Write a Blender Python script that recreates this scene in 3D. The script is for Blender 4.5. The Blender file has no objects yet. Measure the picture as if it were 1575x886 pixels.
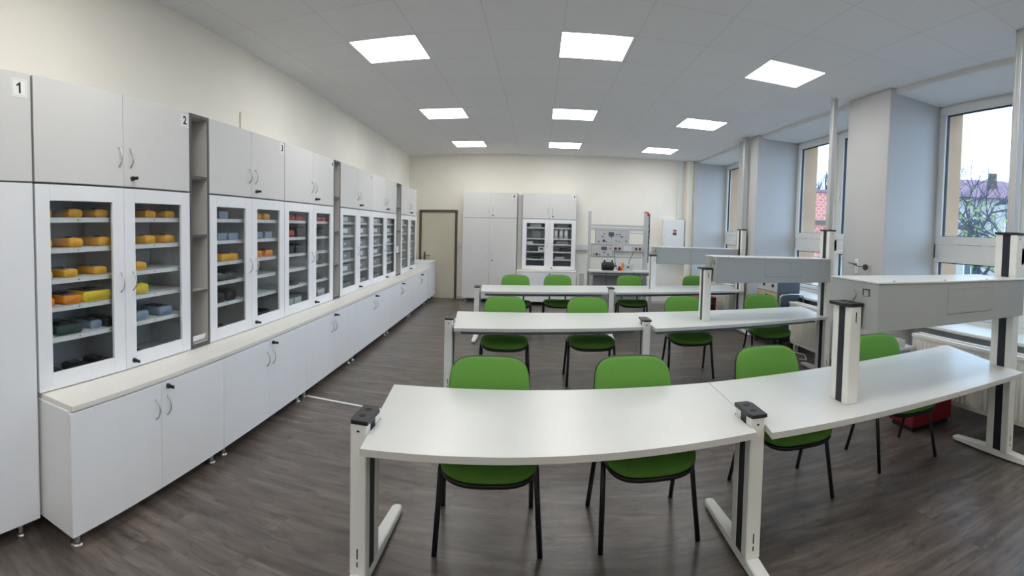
import bpy, bmesh, math, random
from mathutils import Vector, Matrix
random.seed(7)
C = bpy.context.scene.collection
S = bpy.context.scene
PI = math.pi

# ------------------------------------------------------------------ camera (phone panorama: central cylinder)
CAM_Z = 1.55
F, CX, CY = 769.455, 828.879, 387.475
PITCH, ROLL = 0.04335, -0.02475
cam = bpy.data.cameras.new('camera'); cam_o = bpy.data.objects.new('camera', cam); C.objects.link(cam_o)
cam.type = 'PANO'; cam.panorama_type = 'CENTRAL_CYLINDRICAL'
cam.central_cylindrical_radius = 1.0
cam.central_cylindrical_range_u_min = (0 - CX) / F
cam.central_cylindrical_range_u_max = (1575 - CX) / F
cam.central_cylindrical_range_v_min = (CY - 886) / F
cam.central_cylindrical_range_v_max = CY / F
cam.clip_start = 0.02; cam.clip_end = 500
_cr, _sr = math.cos(ROLL), math.sin(ROLL); _cp, _sp = math.cos(PITCH), math.sin(PITCH)
_M = Matrix(((_cr, 0, -_sr), (0, 1, 0), (_sr, 0, _cr))) @ Matrix(((1, 0, 0), (0, _cp, -_sp), (0, _sp, _cp)))
_right, _fwd, _up = Vector(_M[0]), Vector(_M[1]), Vector(_M[2])
cam_o.matrix_world = Matrix(((_right.x, _up.x, -_fwd.x, 0), (_right.y, _up.y, -_fwd.y, 0), (_right.z, _up.z, -_fwd.z, CAM_Z), (0, 0, 0, 1)))
S.camera = cam_o

# ------------------------------------------------------------------ world, exposure, light levels
LAMP = 15.0          # radiance of the ceiling panels
SKY = 4.4          # strength of the overcast sky
S.view_settings.view_transform = 'Standard'; S.view_settings.look = 'None'
S.view_settings.exposure = 0.0; S.view_settings.gamma = 1.0
S.view_settings.use_curve_mapping = False
S.cycles.use_denoising = True
S.cycles.max_bounces = 10; S.cycles.diffuse_bounces = 6
S.cycles.transparent_max_bounces = 16
S.cycles.sample_clamp_indirect = 8.0
w = bpy.data.worlds.new('overcast_sky'); S.world = w; w.use_nodes = True
nt = w.node_tree; nt.nodes.clear()
out = nt.nodes.new('ShaderNodeOutputWorld'); bg = nt.nodes.new('ShaderNodeBackground')
tc = nt.nodes.new('ShaderNodeTexCoord'); sep = nt.nodes.new('ShaderNodeSeparateXYZ')
rmp = nt.nodes.new('ShaderNodeValToRGB'); nz = nt.nodes.new('ShaderNodeTexNoise'); mx = nt.nodes.new('ShaderNodeMix')
mx.data_type = 'RGBA'
e = rmp.color_ramp.elements
e[0].position = 0.0; e[0].color = (0.40, 0.66, 1.0, 1)
e[1].position = 0.35; e[1].color = (0.44, 0.69, 1.0, 1)
nz.inputs['Scale'].default_value = 3.0; nz.inputs['Detail'].default_value = 5
nt.links.new(tc.outputs['Generated'], sep.inputs[0]); nt.links.new(sep.outputs['Z'], rmp.inputs[0])
nt.links.new(tc.outputs['Generated'], nz.inputs['Vector'])
nt.links.new(nz.outputs['Fac'], mx.inputs[0]); nt.links.new(rmp.outputs[0], mx.inputs[6])
mx.inputs[7].default_value = (0.60, 0.77, 0.98, 1)
nt.links.new(mx.outputs[2], bg.inputs[0]); bg.inputs[1].default_value = SKY
nt.links.new(bg.outputs[0], out.inputs[0])

# ------------------------------------------------------------------ materials
MATS = {}
def mat(name, col, rough=0.5, metal=0.0, var=0.0, scale=8.0, bump=0.0, spec=0.5, stretch=(1, 1, 1)):
    m = bpy.data.materials.new(name); m.use_nodes = True; t = m.node_tree; b = t.nodes['Principled BSDF']
    b.inputs['Base Color'].default_value = (*col, 1); b.inputs['Roughness'].default_value = rough
    b.inputs['Metallic'].default_value = metal; b.inputs['Specular IOR Level'].default_value = spec
    if var or bump:
        tc = t.nodes.new('ShaderNodeTexCoord'); mp = t.nodes.new('ShaderNodeMapping'); n = t.nodes.new('ShaderNodeTexNoise')
        mp.inputs['Scale'].default_value = stretch
        n.inputs['Scale'].default_value = scale; n.inputs['Detail'].default_value = 4
        t.links.new(tc.outputs['Object'], mp.inputs[0]); t.links.new(mp.outputs[0], n.inputs['Vector'])
        if var:
            r = t.nodes.new('ShaderNodeValToRGB')
            r.color_ramp.elements[0].position = 0.3; r.color_ramp.elements[1].position = 0.7
            r.color_ramp.elements[0].color = tuple(max(0, c * (1 - var)) for c in col) + (1,)
            r.color_ramp.elements[1].color = tuple(min(1, c * (1 + var)) for c in col) + (1,)
            t.links.new(n.outputs['Fac'], r.inputs[0]); t.links.new(r.outputs[0], b.inputs['Base Color'])
        if bump:
            bp = t.nodes.new('ShaderNodeBump'); bp.inputs['Strength'].default_value = bump; bp.inputs['Distance'].default_value = 0.002
            t.links.new(n.outputs['Fac'], bp.inputs['Height']); t.links.new(bp.outputs[0], b.inputs['Normal'])
    MATS[name] = m
    return m
def emit(name, col, s):
    m = bpy.data.materials.new(name); m.use_nodes = True; t = m.node_tree; t.nodes.clear()
    o = t.nodes.new('ShaderNodeOutputMaterial'); e = t.nodes.new('ShaderNodeEmission')
    e.inputs[0].default_value = (*col, 1); e.inputs[1].default_value = s; t.links.new(e.outputs[0], o.inputs[0]); return m
def glass(name, tint, ior=1.5):
    m = bpy.data.materials.new(name); m.use_nodes = True; t = m.node_tree; t.nodes.clear()
    o = t.nodes.new('ShaderNodeOutputMaterial'); mx = t.nodes.new('ShaderNodeMixShader')
    tr = t.nodes.new('ShaderNodeBsdfTransparent'); gl = t.nodes.new('ShaderNodeBsdfGlossy'); fr = t.nodes.new('ShaderNodeFresnel')
    tr.inputs[0].default_value = (*tint, 1); gl.inputs['Roughness'].default_value = 0.0; fr.inputs[0].default_value = ior
    ge = t.nodes.new('ShaderNodeNewGeometry'); iv = t.nodes.new('ShaderNodeMath'); iv.operation = 'SUBTRACT'; iv.inputs[0].default_value = 1.0
    mu = t.nodes.new('ShaderNodeMath'); mu.operation = 'MULTIPLY'
    t.links.new(ge.outputs['Backfacing'], iv.inputs[1]); t.links.new(iv.outputs[0], mu.inputs[0]); t.links.new(fr.outputs[0], mu.inputs[1])
    t.links.new(mu.outputs[0], mx.inputs[0]); t.links.new(tr.outputs[0], mx.inputs[1]); t.links.new(gl.outputs[0], mx.inputs[2])
    t.links.new(mx.outputs[0], o.inputs[0]); return m
def floor_mat():
    m = bpy.data.materials.new('vinyl_planks'); m.use_nodes = True; t = m.node_tree; b = t.nodes['Principled BSDF']
    N = t.nodes.new; L = t.links.new
    tc = N('ShaderNodeTexCoord'); br = N('ShaderNodeTexBrick')
    L(tc.outputs['Object'], br.inputs['Vector'])
    br.inputs['Scale'].default_value = 1.0; br.inputs['Brick Width'].default_value = 1.25; br.inputs['Row Height'].default_value = 0.19
    br.inputs['Mortar Size'].default_value = 0.0012; br.offset = 0.37; br.inputs['Bias'].default_value = 0.0
    br.inputs['Color1'].default_value = (0.0, 0, 0, 1); br.inputs['Color2'].default_value = (1, 1, 1, 1); br.inputs['Mortar'].default_value = (0.3, 0.3, 0.3, 1)
    mp = N('ShaderNodeMapping'); mp.inputs['Scale'].default_value = (0.75, 6.0, 1); L(tc.outputs['Object'], mp.inputs[0])
    n1 = N('ShaderNodeTexNoise'); n1.inputs['Scale'].default_value = 2.2; n1.inputs['Detail'].default_value = 8; n1.inputs['Distortion'].default_value = 0.6
    ad = N('ShaderNodeVectorMath'); ad.operation = 'ADD'; sc = N('ShaderNodeVectorMath'); sc.operation = 'SCALE'; sc.inputs[3].default_value = 3.0
    L(br.outputs['Color'], sc.inputs[0]); L(mp.outputs[0], ad.inputs[0]); L(sc.outputs[0], ad.inputs[1]); L(ad.outputs[0], n1.inputs['Vector'])
    mp2 = N('ShaderNodeMapping'); mp2.inputs['Scale'].default_value = (2.2, 5.0, 1); L(tc.outputs['Object'], mp2.inputs[0])
    n2 = N('ShaderNodeTexNoise'); n2.inputs['Scale'].default_value = 1.6; n2.inputs['Detail'].default_value = 6; L(mp2.outputs[0], n2.inputs['Vector'])
    r1 = N('ShaderNodeValToRGB'); r1.color_ramp.elements[0].position = 0.28; r1.color_ramp.elements[1].position = 0.72
    r1.color_ramp.elements[0].color = (0.082, 0.066, 0.055, 1); r1.color_ramp.elements[1].color = (0.205, 0.173, 0.150, 1)
    k = r1.color_ramp.elements.new(0.5); k.color = (0.128, 0.108, 0.095, 1)
    L(n1.outputs['Fac'], r1.inputs[0])
    r2 = N('ShaderNodeValToRGB'); r2.color_ramp.elements[0].position = 0.30; r2.color_ramp.elements[1].position = 0.62
    r2.color_ramp.elements[0].color = (0.74, 0.74, 0.76, 1); r2.color_ramp.elements[1].color = (1.06, 1.05, 1.04, 1); L(n2.outputs['Fac'], r2.inputs[0])
    mu = N('ShaderNodeMix'); mu.data_type = 'RGBA'; mu.blend_type = 'MULTIPLY'; mu.inputs[0].default_value = 1.0
    L(r1.outputs[0], mu.inputs[6]); L(r2.outputs[0], mu.inputs[7])
    r3 = N('ShaderNodeValToRGB'); r3.color_ramp.elements[0].color = (0.92, 0.92, 0.92, 1); r3.color_ramp.elements[1].color = (1.08, 1.07, 1.06, 1); L(br.outputs['Color'], r3.inputs[0])
    mu2 = N('ShaderNodeMix'); mu2.data_type = 'RGBA'; mu2.blend_type = 'MULTIPLY'; mu2.inputs[0].default_value = 1.0
    L(mu.outputs[2], mu2.inputs[6]); L(r3.outputs[0], mu2.inputs[7])
    mp3 = N('ShaderNodeMapping'); mp3.inputs['Scale'].default_value = (3.5, 11.0, 1); L(tc.outputs['Object'], mp3.inputs[0])
    n3 = N('ShaderNodeTexNoise'); n3.inputs['Scale'].default_value = 1.5; n3.inputs['Detail'].default_value = 7; n3.inputs['Roughness'].default_value = 0.65; n3.inputs['Distortion'].default_value = 1.2
    ad3 = N('ShaderNodeVectorMath'); ad3.operation = 'ADD'; L(mp3.outputs[0], ad3.inputs[0]); L(sc.outputs[0], ad3.inputs[1]); L(ad3.outputs[0], n3.inputs['Vector'])
    r4 = N('ShaderNodeValToRGB'); r4.color_ramp.elements[0].position = 0.30; r4.color_ramp.elements[1].position = 0.50
    r4.color_ramp.elements[0].color = (0.50, 0.49, 0.48, 1); r4.color_ramp.elements[1].color = (1.04, 1.04, 1.04, 1); L(n3.outputs['Fac'], r4.inputs[0])
    mu4 = N('ShaderNodeMix'); mu4.data_type = 'RGBA'; mu4.blend_type = 'MULTIPLY'; mu4.inputs[0].default_value = 1.0
    L(mu2.outputs[2], mu4.inputs[6]); L(r4.outputs[0], mu4.inputs[7]); mu2 = mu4
    mm = N('ShaderNodeMix'); mm.data_type = 'RGBA'; L(br.outputs['Fac'], mm.inputs[0]); L(mu2.outputs[2], mm.inputs[6]); mm.inputs[7].default_value = (0.07, 0.06, 0.052, 1)
    L(mm.outputs[2], b.inputs['Base Color']); b.inputs['Roughness'].default_value = 0.34
    b.inputs['Specular IOR Level'].default_value = 0.55
    bp = N('ShaderNodeBump'); bp.inputs['Strength'].default_value = 0.12; bp.inputs['Distance'].default_value = 0.002
    L(n1.outputs['Fac'], bp.inputs['Height']); L(bp.outputs[0], b.inputs['Normal'])
    return m
def ceiling_mat(x0, px, y0, py):
    m = bpy.data.materials.new('ceiling_tiles'); m.use_nodes = True; t = m.node_tree; b = t.nodes['Principled BSDF']
    N = t.nodes.new; L = t.links.new
    tc = N('ShaderNodeTexCoord'); mp = N('ShaderNodeMapping'); L(tc.outputs['Object'], mp.inputs[0])
    mp.inputs['Location'].default_value = (-x0 / px, -y0 / py, 0); mp.inputs['Scale'].default_value = (1 / px, 1 / py, 1)
    br = N('ShaderNodeTexBrick'); L(mp.outputs[0], br.inputs['Vector']); br.offset = 0.0; br.inputs['Scale'].default_value = 1.0
    br.inputs['Brick Width'].default_value = 1.0; br.inputs['Row Height'].default_value = 1.0; br.inputs['Mortar Size'].default_value = 0.008
    br.inputs['Mortar Smooth'].default_value = 0.6
    br.inputs['Color1'].default_value = (0.80, 0.80, 0.81, 1); br.inputs['Color2'].default_value = (0.785, 0.785, 0.795, 1); br.inputs['Mortar'].default_value = (0.66, 0.66, 0.67, 1)
    n = N('ShaderNodeTexNoise'); n.inputs['Scale'].default_value = 90; n.inputs['Detail'].default_value = 3; L(tc.outputs['Object'], n.inputs['Vector'])
    bp = N('ShaderNodeBump'); bp.inputs['Strength'].default_value = 0.1; bp.inputs['Distance'].default_value = 0.002; L(n.outputs['Fac'], bp.inputs['Height']); L(bp.outputs[0], b.inputs['Normal'])
    L(br.outputs['Color'], b.inputs['Base Color']); b.inputs['Roughness'].default_value = 0.9
    b.inputs['Specular IOR Level'].default_value = 0.2
    return m
def roof_mat():
    m = bpy.data.materials.new('red_roof_tiles'); m.use_nodes = True; t = m.node_tree; b = t.nodes['Principled BSDF']
    N = t.nodes.new; L = t.links.new
    tc = N('ShaderNodeTexCoord'); br = N('ShaderNodeTexBrick'); L(tc.outputs['UV'], br.inputs['Vector'])
    br.inputs['Scale'].default_value = 1.0; br.inputs['Brick Width'].default_value = 0.24; br.inputs['Row Height'].default_value = 0.30
    br.inputs['Mortar Size'].default_value = 0.035; br.inputs['Mortar Smooth'].default_value = 0.4
    br.inputs['Color1'].default_value = (0.42, 0.13, 0.085, 1); br.inputs['Color2'].default_value = (0.32, 0.085, 0.058, 1); br.inputs['Mortar'].default_value = (0.46, 0.22, 0.17, 1)
    L(br.outputs['Color'], b.inputs['Base Color']); b.inputs['Roughness'].default_value = 0.8
    return m
M = {
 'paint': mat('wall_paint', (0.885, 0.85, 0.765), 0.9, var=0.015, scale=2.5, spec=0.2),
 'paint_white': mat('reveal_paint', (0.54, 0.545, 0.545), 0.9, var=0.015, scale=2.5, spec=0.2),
 'floor': floor_mat(),
 'lam': mat('white_laminate', (0.84, 0.855, 0.885), 0.42, var=0.02, scale=3, spec=0.4, stretch=(1, 1, 0.1)),
 'lam_grey': mat('light_grey_laminate', (0.68, 0.675, 0.665), 0.45, var=0.015, scale=3, spec=0.35, stretch=(1, 1, 0.1)),
 'top': mat('worktop_cream', (0.80, 0.78, 0.725), 0.38, var=0.02, scale=30, spec=0.4),
 'graph': mat('graphite_board', (0.085, 0.083, 0.082), 0.6, var=0.06, scale=12),
 'inner': mat('cabinet_interior', (0.50, 0.515, 0.53), 0.6, var=0.03, scale=6),
 'inner_light': mat('open_shelf_interior', (0.50, 0.49, 0.465), 0.6, var=0.03, scale=6),
 'shelf': mat('shelf_white_steel', (0.80, 0.80, 0.78), 0.45, var=0.02, scale=10),
 'glass': glass('cabinet_glass', (0.93, 0.95, 0.96), 1.5),
 'wglass': glass('window_glass', (0.95, 0.97, 0.98), 1.45),
 'chrome': mat('brushed_steel', (0.62, 0.62, 0.61), 0.28, 1.0, var=0.05, scale=40),
 'alu': mat('anodised_aluminium', (0.58, 0.59, 0.60), 0.42, 0.55, var=0.04, scale=25, stretch=(1, 1, 0.05)),
 'table': mat('white_table_top', (0.66, 0.67, 0.65), 0.30, var=0.012, scale=5, spec=0.45),
 'edge': mat('table_edge', (0.55, 0.55, 0.53), 0.5, var=0.02, scale=9),
 'post': mat('post_grey_white', (0.78, 0.79, 0.76), 0.40, var=0.02, scale=9, spec=0.45),
 'box': mat('supply_box_grey_white', (0.36, 0.38, 0.38), 0.45, var=0.015, scale=5, spec=0.4),
 'beam': mat('steel_blue_beam', (0.22, 0.24, 0.26), 0.5, 0.3, var=0.04, scale=20),
 'black': mat('black_plastic', (0.012, 0.012, 0.014), 0.42, var=0.1, scale=30),
 'navy': mat('black_groove', (0.010, 0.012, 0.022), 0.5, var=0.1, scale=30),
 'tube': mat('black_steel_tube', (0.012, 0.012, 0.016), 0.33, 0.2, var=0.1, scale=30),
 'green': mat('green_fabric', (0.120, 0.290, 0.055), 0.92, var=0.10, scale=260, bump=0.35, spec=0.15),
 'yellow': mat('yellow_rubber', (0.90, 0.44, 0.03), 0.5, var=0.05, scale=20),
 'orange': mat('orange_rubber', (0.88, 0.29, 0.02), 0.5, var=0.05, scale=20),
 'lemon': mat('lemon_rubber', (0.88, 0.62, 0.03), 0.5, var=0.05, scale=20),
 'dgreen': mat('dark_green_plastic', (0.03, 0.06, 0.05), 0.5, var=0.08, scale=20),
 'dgrey': mat('dark_grey_plastic', (0.035, 0.038, 0.042), 0.5, var=0.08, scale=20),
 'mgrey': mat('mid_grey_plastic', (0.22, 0.23, 0.24), 0.5, var=0.05, scale=20),
 'bgrey': mat('blue_grey_plastic', (0.25, 0.32, 0.43), 0.5, var=0.05, scale=20),
 'lgrey': mat('light_grey_plastic', (0.55, 0.56, 0.56), 0.5, var=0.03, scale=20),
 'red': mat('red_plastic', (0.50, 0.035, 0.035), 0.5, var=0.05, scale=20),
 'maroon': mat('maroon_plastic', (0.16, 0.012, 0.02), 0.5, var=0.05, scale=20),
 'crimson': mat('crimson_paint', (0.22, 0.006, 0.020), 0.45, var=0.05, scale=10),
 'white': mat('white_plastic', (0.82, 0.82, 0.80), 0.4, var=0.01, scale=20),
 'paper': mat('white_paper', (0.86, 0.86, 0.84), 0.8, var=0.02, scale=20),
 'ink': mat('black_ink', (0.02, 0.02, 0.02), 0.8),
 'screen': mat('lcd_grey', (0.10, 0.12, 0.14), 0.2, var=0.05, scale=20),
 'pvc': mat('window_frame_pvc', (0.74, 0.745, 0.73), 0.4, var=0.01, scale=6),
 'gasket': mat('black_gasket', (0.02, 0.025, 0.035), 0.6, var=0.1, scale=30),
 'doorp': mat('door_cream', (0.60, 0.57, 0.46), 0.5, var=0.02, scale=4),
 'brown': mat('door_frame_brown', (0.105, 0.075, 0.05), 0.5, var=0.08, scale=12, stretch=(1, 1, 0.1)),
 'rad': mat('radiator_cream', (0.77, 0.76, 0.70), 0.45, var=0.01, scale=6),
 'slate': mat('slate_blue_metal', (0.085, 0.108, 0.13), 0.5, 0.1, var=0.04, scale=10),
 'tan': mat('tan_panel', (0.52, 0.42, 0.26), 0.5, var=0.04, scale=10),
 'facade': mat('outside_render_beige', (0.52, 0.33, 0.20), 0.9, var=0.06, scale=3),
 'facade2': mat('apartment_render', (0.44, 0.41, 0.36), 0.9, var=0.06, scale=1.5),
 'roof': roof_mat(),
 'purple_roof': mat('mauve_roof', (0.20, 0.11, 0.14), 0.8, var=0.08, scale=2),
 'bark': mat('bark', (0.05, 0.055, 0.065), 0.9, var=0.2, scale=12),
 'leaf': mat('spring_leaves', (0.17, 0.25, 0.04), 0.8, var=0.25, scale=3),
 'asphalt': mat('asphalt', (0.16, 0.16, 0.17), 0.9, var=0.1, scale=3),
 'lamp': emit('lamp_diffuser', (1.0, 0.985, 0.955), LAMP),
}
TILE = dict(x0=-1.6785, px=0.611, y0=4.137, py=0.6425)
M['ceil'] = ceiling_mat(TILE['x0'], TILE['px'], TILE['y0'], TILE['py'])

# ------------------------------------------------------------------ mesh helpers
class MB:
    def __init__(self): self.bm = bmesh.new()
    def box(self, x0, x1, y0, y1, z0, z1):
        v = [self.bm.verts.new(p) for p in ((x0, y0, z0), (x1, y0, z0), (x1, y1, z0), (x0, y1, z0), (x0, y0, z1), (x1, y0, z1), (x1, y1, z1), (x0, y1, z1))]
        for f in ((3, 2, 1, 0), (4, 5, 6, 7), (0, 1, 5, 4), (1, 2, 6, 5), (2, 3, 7, 6), (3, 0, 4, 7)): self.bm.faces.new([v[i] for i in f])
        return self
    def prism(self, poly, z0, z1):
        n = len(poly); a = [self.bm.verts.new((x, y, z0)) for x, y in poly]; b = [self.bm.verts.new((x, y, z1)) for x, y in poly]
        self.bm.faces.new(a[::-1]); self.bm.faces.new(b)
        for i in range(n): self.bm.faces.new((a[i], a[(i + 1) % n], b[(i + 1) % n], b[i]))
        return self
    def prism_x(self, poly, x0, x1):      # polygon in (y, z)
        n = len(poly); a = [self.bm.verts.new((x0, y, z)) for y, z in poly]; b = [self.bm.verts.new((x1, y, z)) for y, z in poly]
        self.bm.faces.new(a[::-1]); self.bm.faces.new(b)
        for i in range(n): self.bm.faces.new((a[i], a[(i + 1) % n], b[(i + 1) % n], b[i]))
        return self
    def loft(self, rings, cap=True):
        rs = [[self.bm.verts.new(p) for p in r] for r in rings]; n = len(rs[0])
        for a, b in zip(rs, rs[1:]):
            for i in range(n): self.bm.faces.new((a[i], a[(i + 1) % n], b[(i + 1) % n], b[i]))
        if cap: self.bm.faces.new(rs[0][::-1]); self.bm.faces.new(rs[-1])
        return self
    def lathe(self, prof, n=20, c=(0, 0, 0), axis='z'):
        rings = []
        for r, h in prof:
            r = max(r, 1e-4); ring = []
            for i in range(n):
                a = 2 * PI * i / n; p = (r * math.cos(a), r * math.sin(a), h)
                if axis == 'x': p = (p[2], p[0], p[1])
                if axis == 'y': p = (p[1], p[2], p[0])
                ring.append((p[0] + c[0], p[1] + c[1], p[2] + c[2]))
            rings.append(ring)
        return self.loft(rings)
    def tube(self, pts, r, n=10, flat=1.0):
        pts = [Vector(p) for p in pts]; rings = []
        u = None
        for i, p in enumerate(pts):
            d = ((pts[min(i + 1, len(pts) - 1)] - pts[max(i - 1, 0)])).normalized()
            if u is None: u = d.cross(Vector((0, 0, 1)) if abs(d.z) < 0.9 else Vector((0, 1, 0))).normalized()
            else: u = (u - d * u.dot(d)).normalized()
            v = u.cross(d).normalized()
            rr = r[i] if isinstance(r, (list, tuple)) else r
            rings.append([p + u * (rr * math.cos(2 * PI * k / n)) + v * (rr * flat * math.sin(2 * PI * k / n)) for k in range(n)])
        return self.loft(rings)
    def build(self, name, m, parent=None, bevel=0.0, seg=2, smooth=False, loc=None, rotz=None, label=None):
        bmesh.ops.recalc_face_normals(self.bm, faces=self.bm.faces)
        me = bpy.data.meshes.new(name); self.bm.to_mesh(me); self.bm.free()
        o = bpy.data.objects.new(name, me); C.objects.link(o)
        for mm in (m if isinstance(m, (list, tuple)) else [m]): me.materials.append(mm)
        if parent: o.parent = parent
        if loc: o.location = loc
        if rotz: o.rotation_euler = (0, 0, rotz)
        if smooth:
            for p in me.polygons: p.use_smooth = True
        if bevel:
            b = o.modifiers.new('bevel', 'BEVEL'); b.width = bevel; b.segments = seg; b.limit_method = 'ANGLE'; b.angle_limit = 0.6
        if label: o['label'] = label
        return o
def MBx(*a): return MB().box(*a)
def thing(name, label, cat, loc=(0, 0, 0), rotz=0.0, group=None):
    o = bpy.data.objects.new(name, None); C.objects.link(o); o.empty_display_size = 0.1
    o.location = loc; o.rotation_euler = (0, 0, rotz); return tag(o, label, cat, group)
def tag(o, label, cat, group=None):
    o['label'] = label; o['category'] = cat
    if group: o['group'] = group
    return o
def struct(o): o['kind'] = 'structure'; return o
def dup(root, loc=None, rotz=None, label=None, group=None):
    def cp(o, par):
        c = o.copy(); C.objects.link(c)
        if par: c.parent = par
        for ch in list(o.children): cp(ch, c)
        return c
    r = cp(root, None)
    if loc is not None: r.location = loc
    if rotz is not None: r.rotation_euler = (0, 0, rotz)
    if label: r['label'] = label
    if group: r['group'] = group
    return r
def text(name, body, size, m, parent, matrix):
    if body == '1':
        k = size * 0.01
        b = MB().prism([(-4 * k, 34 * k), (-4 * k, -34 * k), (10 * k, -34 * k), (10 * k, 36 * k), (0 * k, 36 * k), (-6 * k, 28 * k), (-22 * k, 20 * k), (-22 * k, 9 * k), (-4 * k, 17 * k)], 0, 0.0008)
        o = b.build(name, m, parent); o.matrix_local = matrix; return o
    cu = bpy.data.curves.new(name, 'FONT'); cu.body = body; cu.size = size; cu.align_x = 'CENTER'; cu.align_y = 'CENTER'; cu.extrude = 0.0006
    cu.offset = 0.0016 * size / 0.05
    tmp = bpy.data.objects.new('tmp', cu); C.objects.link(tmp)
    me = bpy.data.meshes.new_from_object(tmp.evaluated_get(bpy.context.evaluated_depsgraph_get()))
    C.objects.unlink(tmp); bpy.data.objects.remove(tmp); bpy.data.curves.remove(cu)
    o = bpy.data.objects.new(name, me); C.objects.link(o); me.materials.clear(); me.materials.append(m); o.parent = parent; o.matrix_local = matrix
    return o
def rrect(x0, x1, y0, y1, r, n=4):
    pts = []
    for cx, cy, a0 in ((x1 - r, y0 + r, -PI / 2), (x1 - r, y1 - r, 0), (x0 + r, y1 - r, PI / 2), (x0 + r, y0 + r, PI)):
        for i in range(n + 1):
            a = a0 + PI / 2 * i / n; pts.append((cx + r * math.cos(a), cy + r * math.sin(a)))
    return pts

# ------------------------------------------------------------------ room shell
H = 3.1726
SL = -0.04427; WX = -2.4158          # left wall: x = WX + SL*y
BY, SB = 10.828, -0.02133            # back wall: y = BY + SB*x
YN = -2.4                            # wall behind the camera
PX = 3.33                            # room face of the window piers
WIN = 4.07                           # plane of the windows
OUT = 4.42                           # outer face of the wall
NZ = 3.125                           # soffit of the window niches
def bwall(x): return BY + SB * x
def lwall(y): return WX + SL * y
fl = [(lwall(YN) - 0.2, YN - 0.2), (OUT, YN - 0.2), (OUT, bwall(OUT) + 0.2), (lwall(10.9) - 0.2, bwall(-2.9) + 0.2)]
struct(MB().prism(fl, -0.12, 0.0).build('floor', M['floor']))
cl = [(lwall(YN) - 0.2, YN - 0.2), (3.42, YN - 0.2), (3.42, bwall(3.42) + 0.2), (lwall(10.9) - 0.2, bwall(-2.9) + 0.2)]
struct(MB().prism(cl, H, H + 0.06).build('ceiling', M['ceil']))
struct(MB().prism([(lwall(YN) - 0.2, YN - 0.2), (lwall(YN), YN - 0.2), (lwall(11.2), 11.2), (lwall(11.2) - 0.2, 11.2)], 0, H).build('wall_left', M['paint']))
struct(MB().prism([(lwall(BY) - 0.05, bwall(-2.95)), (OUT, bwall(OUT)), (OUT, bwall(OUT) + 0.2), (lwall(BY) - 0.05, bwall(-2.95) + 0.2)], 0, H).build('wall_back', M['paint']))
struct(MB().box(lwall(YN) - 0.1, OUT, YN - 0.2, YN, 0, H).build('wall_front', M['paint']))
niches = [(1.55, 4.045), (4.80, 7.27), (8.05, 10.50)]
wr = MB()
ys = [YN] + [v for n in niches for v in n] + [bwall(PX) + 0.0]
for a, b in zip(ys[0::2], ys[1::2]): wr.box(PX, OUT, a, b, 0, H)
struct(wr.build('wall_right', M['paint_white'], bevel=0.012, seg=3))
lt = MB(); pp = MB(); ob = MB()
for a, b in niches:
    lt.box(3.42, OUT, a, b, NZ, NZ + 0.5)
    pp.box(3.78, OUT, a, b, 0, 0.70)
struct(lt.build('trim_1', mat('soffit_paint', (0.80, 0.80, 0.79), 0.9, var=0.01)))
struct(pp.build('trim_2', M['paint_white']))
ed = MB().box(3.395, 3.425, 1.55, 4.045, H - 0.045, H).box(3.395, 3.425, 4.80, 7.27, H - 0.045, H).box(3.395, 3.425, 8.05, 10.50, H - 0.045, H)
struct(ed.build('trim_3', M['lam_grey']))
# outside face of the wall: reveals of beige render around the windows
for a, b in niches:
    ob.box(4.13, OUT + 0.01, b - 0.035, b + 0.001, 0.70, NZ + 0.02).box(4.13, OUT + 0.01, a - 0.001, a + 0.035, 0.70, NZ + 0.02)
struct(ob.build('trim_4', M['facade']))
# baseboards and cable trunking
bb = MB().prism([(-1.80, bwall(-1.8) - 0.012), (PX, bwall(PX) - 0.012), (PX, bwall(PX)), (-1.80, bwall(-1.8))], 0, 0.06)
struct(bb.build('baseboard_back', M['lam_grey']))
def back_box(x0, x1, d, z0, z1, name, m, st=True, bev=0.003):
    o = MB().prism([(x0, bwall(x0) - d), (x1, bwall(x1) - d), (x1, bwall(x1)), (x0, bwall(x0))], z0, z1).build(name, m, bevel=bev)
    return struct(o) if st else o
back_box(-1.78, 2.62, 0.06, 1.145, 1.262, 'trim_5', M['pvc'])
back_box(3.00, 3.115, 0.06, 1.905, H, 'trim_6', M['pvc'])
back_box(3.19, PX - 0.005, 0.16, 0, H, 'trim_7', M['paint'])

# windows: upper casements over a transom and low fixed lights
def casement(par, y0, y1, z0, z1, fw=0.085):
    x0, x1 = WIN - 0.015, WIN + 0.06
    f = MB().box(x0, x1, y0, y1, z0, z0 + fw).box(x0, x1, y0, y1, z1 - fw, z1).box(x0, x1, y0, y0 + fw, z0 + fw, z1 - fw).box(x0, x1, y1 - fw, y1, z0 + fw, z1 - fw).build('window_sash', M['pvc'], par, bevel=0.006)
    g = 0.010; a, b, c, d = y0 + fw, y1 - fw, z0 + fw, z1 - fw
    MB().box(WIN + 0.012, WIN + 0.045, a, a + g, c, d).box(WIN + 0.012, WIN + 0.045, b - g, b, c, d).box(WIN + 0.012, WIN + 0.045, a, b, c, c + 0.006).box(WIN + 0.012, WIN + 0.045, a, b, d - g, d).build('gasket', M['gasket'], f)
    MB().box(WIN + 0.03, WIN + 0.036, a, b, c, d).build('window_pane', M['wglass'], f)
    return f
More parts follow.
